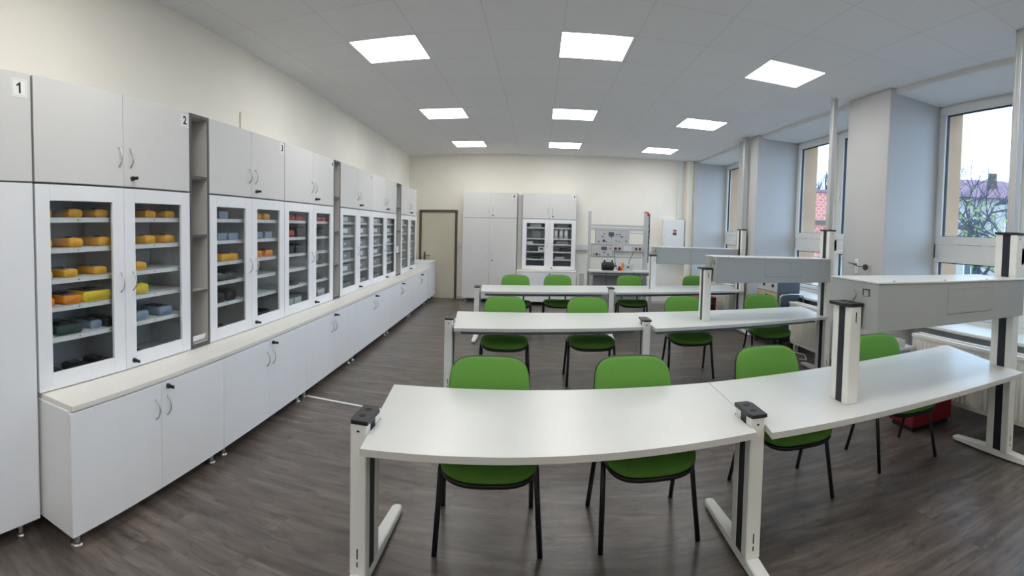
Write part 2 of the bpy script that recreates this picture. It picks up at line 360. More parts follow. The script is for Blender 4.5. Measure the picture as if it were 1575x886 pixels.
for i, (a, b) in enumerate(niches):
    wn = bpy.data.objects.new('window_%d' % (i + 1), None); C.objects.link(wn); struct(wn)
    mid = (a + b) / 2 + 0.02
    x0, x1 = WIN, WIN + 0.07
    MB().box(x0, x1, a, b, 0.70, 0.78).box(x0, x1, a, b, 1.40, 1.565).box(x0, x1, a, a + 0.03, 0.78, NZ).box(x0, x1, b - 0.03, b, 0.78, NZ).box(x0, x1, mid - 0.035, mid + 0.035, 0.78, NZ).box(x0, x1, a, b, NZ - 0.02, NZ).build('window_frame', M['pvc'], wn, bevel=0.004)
    for p, q in ((a + 0.03, mid - 0.035), (mid + 0.035, b - 0.03)):
        sash = casement(wn, p, q, 1.57, NZ - 0.022)
        casement(wn, p, q, 0.785, 1.415, 0.05)
        hy = q - 0.042 if p < mid - 0.1 and q < mid else p + 0.042
        MB().box(WIN - 0.03, WIN - 0.015, hy - 0.012, hy + 0.012, 2.20, 2.26).box(WIN - 0.05, WIN - 0.03, hy - 0.01, hy + 0.01, 2.13, 2.245).build('window_handle', M['white'], sash, bevel=0.004)
    MB().box(3.60, WIN + 0.01, a + 0.005, b - 0.005, 0.702, 0.735).build('window_sill', M['pvc'], wn, bevel=0.008)
    MB().box(OUT - 0.3, OUT + 0.06, a, b, 0.70, 0.72).build('outer_sill', M['slate'], wn)

# radiators under the windows
def radiator(y0, y1, label):
    t = thing('radiator', label, 'radiator', (3.36, y0, 0), group='panel radiators under the windows')
    W = y1 - y0
    pn = MB()
    n = int(W / 0.052)
    for k in range(n):
        y = W * (k + 0.5) / n; h = W / n * 0.33
        pn.prism([(0.0, y - h), (-0.016, y - h * 0.55), (-0.016, y + h * 0.55), (0.0, y + h)], 0.16, 0.62)
    pn.box(0.0, 0.012, 0, W, 0.12, 0.665).build('front_panel', M['rad'], t)
    MB().box(0.085, 0.097, 0, W, 0.12, 0.665).build('rear_panel', M['rad'], t)
    gr = MB()
    n2 = int(W / 0.018)
    for k in range(n2):
        y = W * (k + 0.3) / n2; gr.box(0.014, 0.083, y, y + 0.006, 0.655, 0.668)
    gr.box(-0.018, 0.0135, -0.004, W + 0.004, 0.655, 0.683).box(0.0835, 0.105, -0.004, W + 0.004, 0.655, 0.683).build('top_grille', M['rad'], t)
    for a in (-0.006, W): MB().box(-0.006, 0.103, a, a + 0.006, 0.12, 0.68).build('side_cover', M['rad'], t)
    for a in (0.1, W - 0.13): MB().box(0.02, 0.08, a, a + 0.03, 0.0, 0.12).build('floor_bracket', M['rad'], t)
radiator(1.65, 3.56, 'cream ribbed panel radiator beside the front desk, under the biggest window')
radiator(4.95, 6.05, 'cream panel radiator under the middle window, beside the stacked blue-grey instruments')
radiator(8.3, 10.2, 'cream panel radiator under the far window')

# door in the back wall
def door():
    d = bpy.data.objects.new('door_1', None); C.objects.link(d); struct(d)
    x0, x1 = -2.60, -1.845
    y = bwall(-2.2)
    MB().box(x0, x1, y - 0.025, y + 0.02, 0.004, 1.905).build('door_leaf', M['doorp'], d, bevel=0.003)
    MB().box(x0 - 0.05, x0, y - 0.05, y + 0.02, 0, 1.955).box(x1, x1 + 0.05, y - 0.05, y + 0.02, 0, 1.955).box(x0, x1, y - 0.05, y + 0.02, 1.905, 1.955).build('door_frame', M['brown'], d, bevel=0.003)
    hx = x0 + 0.075
    MB().box(hx - 0.02, hx + 0.02, y - 0.034, y - 0.025, 0.78, 1.02).tube([(hx, y - 0.03, 0.945), (hx, y - 0.075, 0.945), (hx + 0.02, y - 0.08, 0.945), (hx + 0.14, y - 0.08, 0.945)], 0.01).build('door_handle', M['brown'], d)
door()

# ------------------------------------------------------------------ ceiling lights
LX = [-1.667, 0.148, 1.997]; LY = [4.154, 6.740, 9.287]
lx_n = ['on the cabinet side', 'in the middle', 'on the window side']; ly_n = ['nearer', 'second', 'farthest']
lp = None
def light_proto(label, group):
    t = thing('ceiling_light', label, 'ceiling light', (0, 0, H), group=group)
    a = 0.587
    MB().box(-0.006, a + 0.006, -0.006, 0.0, -0.004, -0.0002).box(-0.006, a + 0.006, a, a + 0.006, -0.004, -0.0002).box(-0.006, 0.0, 0, a, -0.004, -0.0002).box(a, a + 0.006, 0, a, -0.004, -0.0002).build('light_frame', M['white'], t)
    MB().box(0.0, a, 0.0, a, -0.003, -0.0005).build('light_diffuser', M['lamp'], t)
    return t
for j, y in enumerate(LY):
    for i, x in enumerate(LX):
        lab = 'square lit ceiling panel %s of the %s row' % (lx_n[i], ly_n[j])
        if lp is None: lp = light_proto(lab, 'square ceiling lights'); lp.location = (x, y, H)
        else: dup(lp, (x, y, H), 0, lab)
for y in (1.20, -1.2):
    for x in LX: dup(lp, (x, y, H), 0, 'square lit ceiling panel out of view overhead', 'ceiling lights out of view')

# ------------------------------------------------------------------ cabinets
def handle(par, y, z, x=0.0, h=0.112, m='chrome'):
    pts = []
    for k in range(9):
        a = k / 8.0; pts.append((x + 0.028 * math.sin(PI * a) ** 0.7 if 0 < a < 1 else x - 0.002, y, z - h / 2 + h * a))
    return MB().tube(pts, 0.0045, 8, 1.0).build('handle', M[m], par, smooth=True)
def lock(par, y, z, x=0.0):
    b = MB().lathe([(0.014, x - 0.001), (0.014, x + 0.012), (0.010, x + 0.022), (0.004, x + 0.023)], 14, (0, y, z), 'x')
    b.box(x + 0.02, x + 0.05, y - 0.002, y + 0.002, z - 0.009, z + 0.009)
    return b.build('lock', M['black'], par)
def number_card(par, y, z, n, s=0.085, x=0.0):
    c = MB().box(x, x + 0.0015, y - s / 2, y + s / 2, z - s / 2, z + s / 2).build('number_card', M['paper'], par)
    k1, k2 = s * .43, s * .41
    MB().box(x + 0.0015, x + 0.0022, y - k1, y + k1, z + k2, z + k1).box(x + 0.0015, x + 0.0022, y - k1, y + k1, z - k1, z - k2).box(x + 0.0015, x + 0.0022, y - k1, y - k2, z - k2, z + k2).box(x + 0.0015, x + 0.0022, y + k2, y + k1, z - k2, z + k2).build('card_rim', M['lgrey'], c)
    mtx = Matrix(((0, 0, 1, x + 0.0022), (1, 0, 0, y), (0, 1, 0, z), (0, 0, 0, 1)))
    text('number', str(n), s * 0.85, M['ink'], c, mtx)
    return c
CT = 0.7165; SPLIT = 1.785; TOP = 2.312; DEP = 0.355; ROT = math.atan(-SL)
SHZ = [1.613, 1.451, 1.290, 1.143, 0.980]
FLOORZ = CT + 0.025
def lpos(y, off=0.0): return (-2.048 + SL * y + off, y, 0.0)
def wall_cabinet(loc, rot, W, seam, label, n, card_y=None, lockside=1, z0=CT, group='numbered wall cabinets', shz=SHZ, split=SPLIT, top=TOP):
    t = thing('display_cabinet', label, 'cabinet', (loc[0], loc[1], 0), rot, group)
    g = 0.018
    MB().box(-DEP, -0.021, 0.0, g, z0, top).box(-DEP, -0.021, W - g, W, z0, top).box(-DEP, -0.021, g, W - g, top - g, top).box(-DEP, -0.021, g, W - g, split - g, split).box(-DEP, -0.021, g, W - g, z0, z0 + 0.022).box(-DEP, -DEP + 0.008, g, W - g, z0 + .022, top - g).build('carcass', M['inner'], t)
    MB().box(-0.024, -0.0195, 0.0015, W - 0.0015, split - 0.012, split + 0.008).box(-0.024, -0.0195, 0.0, 0.010, z0, top).box(-0.024, -0.0195, W - 0.010, W, z0, top).box(-0.024, -0.0195, 0.0015, W - 0.0015, z0, z0 + 0.006).build('edge_band', M['graph'], t)
    MB().box(-DEP + 0.01, -0.03, seam - 0.008, seam + 0.008, z0 + 0.022, split - g).build('divider', M['inner'], t)
    for k, (a, b) in enumerate(((0.004, seam - 0.0015), (seam + 0.0015, W - 0.004))):
        d = MB().box(-0.019, 0, a, b, split + 0.005, top).build('upper_door', M['lam_grey'], t, bevel=0.001, seg=1)
        handle(d, b - 0.034 if k == 0 else a + 0.055, 1.955)
        if k == lockside: lock(d, a + 0.068, 1.838)
        st = 0.09; zt, zb = split - 0.006, z0 + 0.006
        fr = MB().box(-0.019, 0, a, a + st, zb, zt).box(-0.019, 0, b - st, b, zb, zt).box(-0.0188, -0.0004, a + st, b - st, zt - 0.082, zt).box(-0.0188, -0.0004, a + st, b - st, zb, zb + 0.086).build('glass_door', M['lam'], t, bevel=0.0012, seg=1)
        MB().box(-0.013, -0.009, a + st - 0.003, b - st + 0.003, zb + 0.084, zt - 0.08).build('glass_pane', M['glass'], fr)
        handle(fr, b - 0.030 if k == 0 else a + 0.066, 1.238)
        if k == lockside: lock(fr, a + 0.062, 0.765)
        for z in shz:
            sb = MB().box(-DEP + 0.01, -0.045, a + 0.022, b - 0.022, z - 0.004, z).box(-0.049, -0.045, a + 0.022, b - 0.022, z - 0.028, z)
            so = sb.build('shelf', M['shelf'], t)
            for fy in ((0.12, 0.5, 0.88) if n in (2, 3) else ()):
                yy = a + (b - a) * fy; MB().box(-0.045, -0.0445, yy - 0.004, yy + 0.004, z - 0.018, z - 0.011).build('shelf_plug', M['dgrey'], so)
    if n: number_card(t, W - 0.052 if card_y is None else card_y, top - 0.062, n)
    return t
def foot(par, x, y, h):
    return MB().lathe([(0.030, 0.0), (0.031, 0.006), (0.026, 0.012), (0.017, 0.016), (0.017, h)], 18, (x, y, 0)).build('foot', M['chrome'], par, smooth=False, bevel=0.0)
ZB = 0.0826
def base_cabinet(loc, rot, W, seam, label, depth=0.57, ztop=0.689, hz=0.545, lz=0.655, group='base cabinets under the worktop', feet=((-0.05, 0.05), (-0.05, -0.05))):
    t = thing('base_cabinet', label, 'cabinet', (loc[0], loc[1], 0), rot, group)
    g = 0.018
    MB().box(-depth, -0.02, 0, g, ZB, ztop).box(-depth, -0.02, W - g, W, ZB, ztop).box(-depth, -0.02, g, W - g, ZB, ZB + g).box(-depth, -depth + 0.01, g, W - g, ZB + g, ztop).box(-depth, -0.02, g, W - g, ztop - g, ztop).build('carcass', M['lam'], t, bevel=0.001, seg=1)
    for k, (a, b) in enumerate(((0.0, seam - 0.0015), (seam + 0.0015, W - 0.002))):
        d = MB().box(-0.019, 0, a, b, ZB, ztop - 0.007).build('door', M['lam'], t, bevel=0.001, seg=1)
        handle(d, b - 0.042 if k == 0 else a + 0.05, hz)
        if k == 1: lock(d, a + 0.052, lz)
    for fx in (-0.06, -depth + 0.07):
        for fy in (0.07, W - 0.07): foot(t, fx, fy, ZB)
    return t
def tall_cabinet(loc, rot, W, seam, label, n, top=TOP, split=SPLIT, hz=None, depth=DEP, zb=ZB, locks=True, low='lam_grey'):
    t = thing('tall_cabinet', label, 'cabinet', (loc[0], loc[1], 0), rot)
    g = 0.018
    MB().box(-depth, -0.021, 0, g, zb, top).box(-depth, -0.021, W - g, W, zb, top).box(-depth, -0.021, g, W - g, zb, zb + g).box(-depth, -0.021, g, W - g, top - g, top).box(-depth, -0.021, g, W - g, split - 0.012, split + 0.006).box(-depth, -depth + 0.01, g, W - g, zb + g, top - g).build('carcass', M['lam_grey'], t, bevel=0.001, seg=1)
    MB().box(-0.024, -0.0195, 0.0015, W - 0.0015, split - 0.012, split + 0.008).box(-0.024, -0.0195, W - 0.010, W, zb, top).build('edge_band', M['graph'], t)
    for k, (a, b) in enumerate(((0.003, seam - 0.0015), (seam + 0.0015, W - 0.004))):
        d = MB().box(-0.019, 0, a, b, split + 0.004, top).build('upper_door', M['lam_grey'], t, bevel=0.001, seg=1)
        handle(d, b - 0.034 if k == 0 else a + 0.055, 1.955)
        d2 = MB().box(-0.019, 0, a, b, zb, split - 0.004).build('lower_door', M[low], t, bevel=0.001, seg=1)
        handle(d2, b - 0.034 if k == 0 else a + 0.055, 1.0)
        if k == 1 and locks: lock(d, a + 0.06, 1.838); lock(d2, a + 0.06, 0.89)
    if n: number_card(t, W - 0.07, top + 0.0 - 0.075, n, 0.088)
    for fx in (-0.06, -depth + 0.06):
        for fy in (0.07, W - 0.09): foot(t, fx, fy, zb)
    return t
tall_cabinet(lpos(0.09), ROT, 1.238, 0.62, 'tall grey two-tier cabinet numbered 1 at the end of the cabinet wall', 1, low='lam')
UN = [(1.333, 2.583, 1.958, 2), (2.806, 3.988, 3.398, 3), (3.988, 5.230, 4.640, 4), (5.452, 6.742, 6.130, 5), (6.742, 8.210, 7.500, 6), (8.550, 9.930, 9.270, 7)]
UL = {2: 'grey wall cabinet numbered 2 with yellow meters behind its glass doors', 3: 'grey wall cabinet numbered 3 with blue-grey and orange meters inside',
      4: 'grey wall cabinet numbered 4 with red devices on its upper shelves', 5: 'grey wall cabinet of labelled grey bins, numbered 5, before the second narrow dark column',
      6: 'grey wall cabinet of labelled grey bins numbered 6, directly after number 5', 7: 'grey wall cabinet numbered 7, last before the washbasin'}
UL[5] = 'grey wall cabinet numbered 5 with labelled grey bins, right after the second narrow open column'
for a, b, s, n in UN: wall_cabinet(lpos(a), ROT, b - a, s - a, UL[n], n)
def open_column(a, b, label, zs=(1.900, 1.500, 1.112)):
    t = thing('open_shelf_column', label, 'shelf', lpos(a), ROT, 'narrow open shelf columns'); W = b - a; g = 0.018; z0 = CT
    MB().box(-DEP, -0.004, 0, g, z0, TOP).box(-DEP, -0.004, W - g, W, z0, TOP).box(-DEP, -0.004, g, W - g, TOP - g, TOP).box(-DEP, -0.004, g, W - g, z0, z0 + 0.03).box(-DEP, -DEP + 0.01, g, W - g, z0 + 0.03, TOP - g).build('carcass', M['inner_light'], t)
    MB().box(-0.004, 0.0, 0, g, z0, TOP).box(-0.004, 0, W - g, W, z0, TOP).box(-0.004, 0, g, W - g, TOP - 0.022, TOP).box(-0.004, 0, g, W - g, z0, z0 + 0.03).build('front_edging', M['graph'], t)
    for z in zs:
        sh = MB().box(-DEP + 0.01, -0.012, g, W - g, z - g, z).build('shelf', M['inner_light'], t)
        MB().box(-0.012, -0.008, g, W - g, z - g, z).build('shelf_edging', M['graph'], sh)
    return t
open_column(2.585, 2.804, 'narrow open shelf column with dark edges between cabinets 2 and 3')
open_column(5.232, 5.450, 'narrow open shelf column with dark edges between cabinets 4 and 5')
open_column(8.212, 8.548, 'narrow open shelf column with dark edges between cabinets 6 and 7')
LOW = 0.2407
BN = [(1.353, 2.629, 2.000, 'white base cabinet first in the row, beside the tall cabinet 1'), (2.629, 3.950, 3.262, 'second white base cabinet from tall cabinet 1, below cabinet 3'),
      (3.950, 5.305, 4.612, 'third white base cabinet from tall cabinet 1, below cabinet 4'), (5.305, 6.890, 6.110, 'fourth white base cabinet from tall cabinet 1, below cabinet 5'),
      (6.890, 8.420, 7.640, 'fifth white base cabinet from tall cabinet 1, below cabinet 6'), (8.420, 9.980, 9.230, 'last white base cabinet before the washbasin, below cabinet 7')]
for a, b, s, lab in BN: base_cabinet(lpos(a, LOW), ROT, b - a, s - a, lab)
wt = MB().box(-0.365, LOW, 1.353, 9.985, 0.690, CT).build('worktop', M['top'], bevel=0.002)
wt.location = (-2.048, 0, 0); wt.rotation_euler = (0, 0, ROT)
for v in wt.data.vertices: v.co.y = v.co.y / math.cos(ROT)
tag(wt, 'long cream worktop running over the white base cabinets below the glass doors', 'worktop')
# white paper in the first open column, white box in the third
def on_left(name, y, label, cat, group=None): return thing(name, label, cat, lpos(y), ROT, group)
pv = MB(); rings = []
prof = [(-0.30, 0.0), (-0.12, 0.0), (-0.05, 0.0), (-0.03, 0.006), (-0.02, 0.02), (-0.014, 0.05)]
pv.loft([[(x, 0.025, CT + 0.0315 + z), (x, 0.185, CT + 0.0315 + z), (x, 0.185, CT + 0.0327 + z), (x, 0.025, CT + 0.0327 + z)] for x, z in prof])
pa = pv.build('paper_sheet', M['paper']); pa.location = lpos(2.585); pa.rotation_euler = (0, 0, ROT)
tag(pa, 'white paper sheet curling at the bottom of the first open column', 'paper')
pb = MB().box(-0.16, -0.012, 0.06, 0.20, 1.1122, 1.225).build('carton', M['paper'], bevel=0.003); pb.location = lpos(8.212); pb.rotation_euler = (0, 0, ROT)
tag(pb, 'small white carton in the third open column beside cabinet 6', 'box')
jb = MB().prism_x(rrect(0, 0.16, 0, 0.155, 0.012), 0.0, 0.012).build('junction_box', M['paint'], bevel=0.004)
jb.location = (lwall(3.80), 3.80, 2.44); jb.rotation_euler = (0, 0, ROT)
tag(jb, 'white junction box on the bare wall above cabinets 3 and 4', 'junction box')

# washbasin unit at the end of the run
def washbasin():
    t = thing('washbasin_unit', 'white washbasin on a white cabinet in the corner before the door', 'washbasin', lpos(10.002, LOW + 0.03), ROT)
    W = 0.74; zt = 0.80
    MB().box(-0.62, -0.02, 0, 0.018, 0.10, zt).box(-0.62, -0.02, W - 0.018, W, 0.10, zt).box(-0.62, -0.02, 0.018, W - 0.018, 0.10, 0.118).box(-0.62, -0.61, 0.018, W - 0.018, 0.118, zt).build('carcass', M['lam'], t)
    MB().box(-0.019, 0, 0.0, W / 2 - 0.0015, 0.10, zt - 0.004).build('door', M['lam'], t, bevel=0.001)
    MB().box(-0.019, 0, W / 2 + 0.0015, W, 0.10, zt - 0.004).build('door', M['lam'], t, bevel=0.001)
    MB().box(-0.60, -0.06, 0.03, W - 0.03, 0.0, 0.10).build('plinth', M['graph'], t)
    b = MB(); o = rrect(-0.625, 0.012, -0.004, W + 0.0, 0.04, 5); mid = rrect(-0.60, -0.05, 0.06, W - 0.06, 0.09, 5); inn = rrect(-0.52, -0.11, 0.13, W - 0.13, 0.12, 5)
    b.loft([[(x, y, zt) for x, y in o], [(x, y, zt + 0.05) for x, y in o], [(x, y, zt + 0.052) for x, y in mid], [(x, y, zt + 0.01) for x, y in inn]])
    b.build('basin', M['white'], t, smooth=False, bevel=0.004)
    MB().lathe([(0.022, zt + 0.05), (0.022, zt + 0.12)], 14, (-0.56, W / 2, 0)).tube([(-0.56, W / 2, zt + 0.11), (-0.50, W / 2, zt + 0.14), (-0.42, W / 2, zt + 0.125)], 0.012).build('tap', M['chrome'], t)
washbasin()

# back wall cabinets
BR = -PI / 2 + math.atan(SB)
def bpos(x, off=-0.40): return (x, bwall(x) + off, 0)
tall_cabinet(bpos(-1.615), BR, 1.145, 0.575, 'tall grey two-tier cabinet on the back wall beside the door', 8)
fp = MB().prism([(-0.458, bwall(-.468) - 0.36), (-0.362, bwall(-.362) - 0.36), (-0.362, bwall(-.362) - 0.01), (-0.458, bwall(-.468) - 0.01)], CT + 0.001, 2.28).build('filler_panel', M['inner_light'])
tag(fp, 'narrow grey filler panel between the two cabinets on the back wall', 'panel')
wall_cabinet(bpos(-0.36), BR, 1.125, 0.565, 'grey wall cabinet numbered 9 with glass doors on the back wall', 9, group='numbered wall cabinets', shz=[1.613, 1.385, 1.265, 1.11, 0.95])
base_cabinet(bpos(-0.455, -0.63), BR, 1.225, 0.63, 'white base cabinet under the glass cabinet on the back wall', depth=0.61)
bw = MB().box(-0.618, 0.0, -0.006, 1.231, 0.690, CT).build('worktop', M['top'], bevel=0.002); bw.location = bpos(-0.455, -0.63); bw.rotation_euler = (0, 0, BR)
tag(bw, 'short cream worktop on the base cabinet at the back wall', 'worktop')

# ------------------------------------------------------------------ things on the shelves
def meter(par, Wd, Dp, Hh, body, face='mgrey', x=0.0):
    ns = 6; rings = []
    for k, (xx, s) in enumerate(((x - Dp, 0.86), (x - Dp * 0.97, 0.97), (x - Dp * 0.55, 1.0), (x - 0.012, 1.0), (x - 0.003, 0.95), (x, 0.86))):
        w2 = Wd / 2 * s; h = Hh * (0.9 + 0.1 * s); r = min(Hh * 0.38, Wd * 0.2)
        rings.append([(xx, py, pz) for py, pz in rrect(-w2, w2, Hh - h, h, r, 4)])
    o = MB().loft(rings).build('meter_body', M[body], par, smooth=True)
    MB().box(x - Dp * 0.93, x - Dp * 0.12, -Wd * 0.36, Wd * 0.36, Hh - 0.004, Hh + 0.004).build('face_panel', M[face], par, bevel=0.002)
    MB().box(x - Dp * 0.88, x - Dp * 0.56, -Wd * 0.28, Wd * 0.28, Hh + 0.0041, Hh + 0.0055).build('display', M['screen'], par)
    MB().lathe([(Wd * 0.2, Hh + 0.004), (Wd * 0.18, Hh + 0.012), (0.001, Hh + 0.012)], 14, (x - Dp * 0.36, 0, 0)).build('selector_dial', M['black'], par)
def bin_box(par, Wd, Dp, Hh, body, lab=None, x=0.0):
    MB().box(x - Dp, x, -Wd / 2, Wd / 2, 0, 0.006).box(x - Dp, x, -Wd / 2, -Wd / 2 + 0.006, 0.006, Hh).box(x - Dp, x, Wd / 2 - 0.006, Wd / 2, 0.006, Hh).box(x - Dp, x - Dp + 0.006, -Wd / 2, Wd / 2, 0.006, Hh).box(x - 0.006, x, -Wd / 2, Wd / 2, 0.006, Hh * 0.92).build('tray', M[body], par, bevel=0.002)
    if lab: MB().box(x, x + 0.0015, -Wd * lab[0] / 2, Wd * lab[0] / 2, Hh * 0.5 - lab[1] / 2, Hh * 0.5 + lab[1] / 2).build('paper_label', M['paper'], par)
SHN = ['top', 'second', 'third', 'fourth', 'fifth', 'bottom']; ORDC = {2: 'first', 3: 'second', 4: 'third', 5: 'fourth', 6: 'fifth', 7: 'sixth'}; ORD = ['first', 'second', 'third', 'fourth']
def shelf_z(k): return (SHZ + [CT + 0.022])[k]
protos = {}
def put(kind, cab, near, sh, y0, y1, H_, body, face, name, desc, cat, k, n, dep=0.17, lab=None, off=-0.055, group=None):
    pos = '' if n == 1 else ', %s on' % ORD[k]
    label = '%s%s the %s shelf, %s door of the %s glass cabinet' % (desc, pos if pos else ' on', SHN[sh], 'nearer' if near else 'farther', ORDC[cab])
    W = y1 - y0; yc = (y0 + y1) / 2
    p = lpos(yc, 0.0); z = shelf_z(sh)
    loc = (p[0] + off * math.cos(ROT), p[1] + off * math.sin(ROT), z + 0.0006)
    key = (kind, round(W, 2), H_, body, face, dep, lab)
    if key in protos: return dup(protos[key], loc, ROT, label, group)
    t = thing(name, label, cat, loc, ROT, group)
    (meter(t, W, dep, H_, body, face) if kind == 'm' else bin_box(t, W, dep, H_, body, lab))
    protos[key] = t
    return t
def row(kind, cab, near, sh, spans, H_, body, face, name, desc, cat, **kw):
    for k, (a, b) in enumerate(spans): put(kind, cab, near, sh, a, b, H_, body, face, name, desc, cat, k, len(spans), **kw)
G2 = 'yellow meters in cabinet 2'
Y = dict(group=G2)
row('m', 2, True, 0, [(1.383, 1.483), (1.592, 1.694), (1.784, 1.884)], 0.042, 'yellow', 'yellow', 'multimeter', 'yellow multimeter', 'meter', **Y)
row('m', 2, True, 1, [(1.382, 1.482), (1.592, 1.694), (1.806, 1.906)], 0.046, 'yellow', 'yellow', 'multimeter', 'yellow multimeter', 'meter', dep=0.20, **Y)
row('m', 2, True, 2, [(1.382, 1.482), (1.552, 1.652), (1.768, 1.870)], 0.042, 'yellow', 'mgrey', 'multimeter', 'yellow multimeter', 'meter', **Y)
row('m', 2, True, 3, [(1.376, 1.491), (1.545, 1.675)], 0.046, 'orange', 'mgrey', 'multimeter', 'orange multimeter', 'meter', dep=0.2, **Y)
put('m', 2, True, 3, 1.690, 1.905, 0.055, 'lemon', 'black', 'insulation_tester', 'lemon-yellow black-faced tester', 'tester', 0, 1, dep=0.20)
put('m', 2, True, 4, 1.500, 1.680, 0.05, 'dgreen', 'black', 'hand_tester', 'dark green tester', 'tester', 0, 1, dep=0.22)
put('m', 2, True, 4, 1.750, 1.842, 0.045, 'bgrey', 'dgrey', 'hand_tester', 'blue-grey tester', 'tester', 0, 1, off=-0.075)
put('m', 2, True, 4, 1.850, 1.925, 0.05, 'black', 'dgrey', 'hand_tester', 'black tester', 'tester', 0, 1, off=-0.06)
put('m', 2, True, 5, 1.480, 1.600, 0.03, 'mgrey', 'screen', 'hand_tester', 'flat grey tester', 'tester', 0, 1)
put('m', 2, True, 5, 1.650, 1.770, 0.042, 'dgreen', 'black', 'hand_tester', 'dark green tester', 'tester', 0, 1, off=-0.06)
put('m', 2, True, 5, 1.810, 1.905, 0.05, 'black', 'dgrey', 'hand_tester', 'black tester', 'tester', 0, 1, off=-0.06)
row('m', 2, False, 0, [(2.198, 2.300), (2.388, 2.490)], 0.042, 'yellow', 'yellow', 'multimeter', 'yellow multimeter', 'meter', **Y)
row('m', 2, False, 1, [(2.194, 2.296), (2.385, 2.487)], 0.046, 'yellow', 'yellow', 'multimeter', 'yellow multimeter', 'meter', dep=0.20, **Y)
row('m', 2, False, 2, [(2.108, 2.210)], 0.046, 'yellow', 'yellow', 'multimeter', 'yellow multimeter', 'meter', dep=0.20, **Y)
put('m', 2, False, 3, 2.110, 2.225, 0.058, 'lemon', 'lemon', 'multimeter', 'rounded lemon-yellow multimeter', 'meter', 0, 1)
row('m', 2, False, 4, [(2.105, 2.222), (2.320, 2.455)], 0.055, 'bgrey', 'dgrey', 'hand_tester', 'blue-grey tester', 'tester')
put('m', 2, False, 5, 2.100, 2.215, 0.035, 'black', 'dgrey', 'hand_tester', 'black tester', 'tester', 0, 1)
put('b', 3, True, 0, 3.005, 3.132, 0.06, 'bgrey', None, 'storage_tray', 'small blue-grey tray', 'tray', 0, 1, lab=None)
row('b', 3, True, 1, [(2.989, 3.113), (3.135, 3.275)], 0.055, 'bgrey', None, 'storage_tray', 'blue-grey tray', 'tray')
put('m', 3, True, 2, 3.045, 3.285, 0.05, 'yellow', 'orange', 'insulation_tester', 'wide yellow tester', 'tester', 0, 1)
put('m', 3, True, 3, 2.955, 3.080, 0.055, 'dgreen', 'black', 'hand_tester', 'dark green tester', 'tester', 0, 1)
put('m', 3, True, 3, 3.095, 3.285, 0.06, 'black', 'dgrey', 'hand_tester', 'black tester', 'tester', 0, 1)
row('m', 3, True, 4, [(2.955, 3.085), (3.110, 3.250)], 0.07, 'black', 'dgrey', 'hand_tester', 'black tester', 'tester')
row('m', 3, True, 5, [(2.945, 3.030), (3.095, 3.190)], 0.04, 'orange', 'black', 'hand_tester', 'orange-brown tester', 'tester', dep=0.22)
row('m', 3, False, 0, [(3.562, 3.665), (3.711, 3.812)], 0.05, 'yellow', 'yellow', 'multimeter', 'yellow multimeter', 'meter')
row('b', 3, False, 1, [(3.580, 3.676), (3.722, 3.843)], 0.06, 'bgrey', None, 'storage_tray', 'blue-grey tray', 'tray')
row('m', 3, False, 2, [(3.551, 3.675), (3.738, 3.865)], 0.055, 'orange', 'black', 'multimeter', 'orange multimeter', 'meter')
put('b', 3, False, 5, 3.60, 3.80, 0.085, 'dgrey', None, 'storage_tray', 'dark tray', 'tray', 0, 1)
row('m', 4, True, 0, [(4.185, 4.329), (4.374, 4.513)], 0.05, 'red', 'dgrey', 'hand_tester', 'red tester', 'tester')
put('m', 4, True, 1, 4.180, 4.315, 0.065, 'red', 'red', 'hand_tester', 'bright red tester', 'tester', 0, 1)
put('b', 4, True, 1, 4.370, 4.530, 0.10, 'dgrey', None, 'storage_tray', 'dark tray', 'tray', 0, 1)
row('b', 4, True, 2, [(4.171, 4.301), (4.345, 4.525)], 0.085, 'dgrey', None, 'storage_tray', 'dark tray', 'tray')
put('m', 4, True, 4, 4.230, 4.430, 0.06, 'black', 'dgrey', 'hand_tester', 'black tester', 'tester', 0, 1)
row('b', 4, True, 5, [(4.158, 4.290), (4.320, 4.480)], 0.125, 'lgrey', None, 'storage_tray', 'pale grey box', 'box')
row('m', 4, False, 0, [(4.814, 4.990), (5.03, 5.17)], 0.045, 'red', 'dgrey', 'hand_tester', 'red tester', 'tester')
put('b', 4, False, 1, 4.89, 5.09, 0.09, 'dgrey', None, 'storage_tray', 'dark tray', 'tray', 0, 1)
put('m', 4, False, 3, 4.86, 5.08, 0.035, 'black', 'dgrey', 'hand_tester', 'flat black tester', 'tester', 0, 1)
put('m', 4, False, 4, 4.86, 5.08, 0.045, 'dgrey', 'dgrey', 'hand_tester', 'dark grey tester', 'tester', 0, 1)
put('b', 4, False, 5, 4.800, 4.875, 0.10, 'dgrey', None, 'storage_tray', 'small dark tray', 'tray', 0, 1)
put('b', 4, False, 5, 4.900, 5.095, 0.135, 'lgrey', None, 'storage_tray', 'pale grey box', 'box', 0, 1)
BG = 'labelled grey bins in cabinets 5 to 7'
for cab, spans in ((5, [(5.56, 5.99), (6.22, 6.62)]), (6, [(6.86, 7.36), (7.62, 8.08)]), (7, [(8.66, 9.10), (9.38, 9.80)])):
    for dn, (a, b) in enumerate(spans):
        for sh in range(6):
            big = (sh + dn + cab) % 3 == 0 or sh == 0 or sh == 1
            if sh == 5 and cab != 7: lb = None
            else: lb = (0.42, 0.055) if big else (0.14, 0.022)
            put('b', cab, dn == 0, sh, a, b, [0.075, 0.105, 0.105, 0.10, 0.11, 0.12][sh], 'mgrey', None, 'storage_bin', 'labelled grey bin' if lb else 'plain grey bin', 'bin', 0, 1, dep=0.25, lab=lb, group=BG)
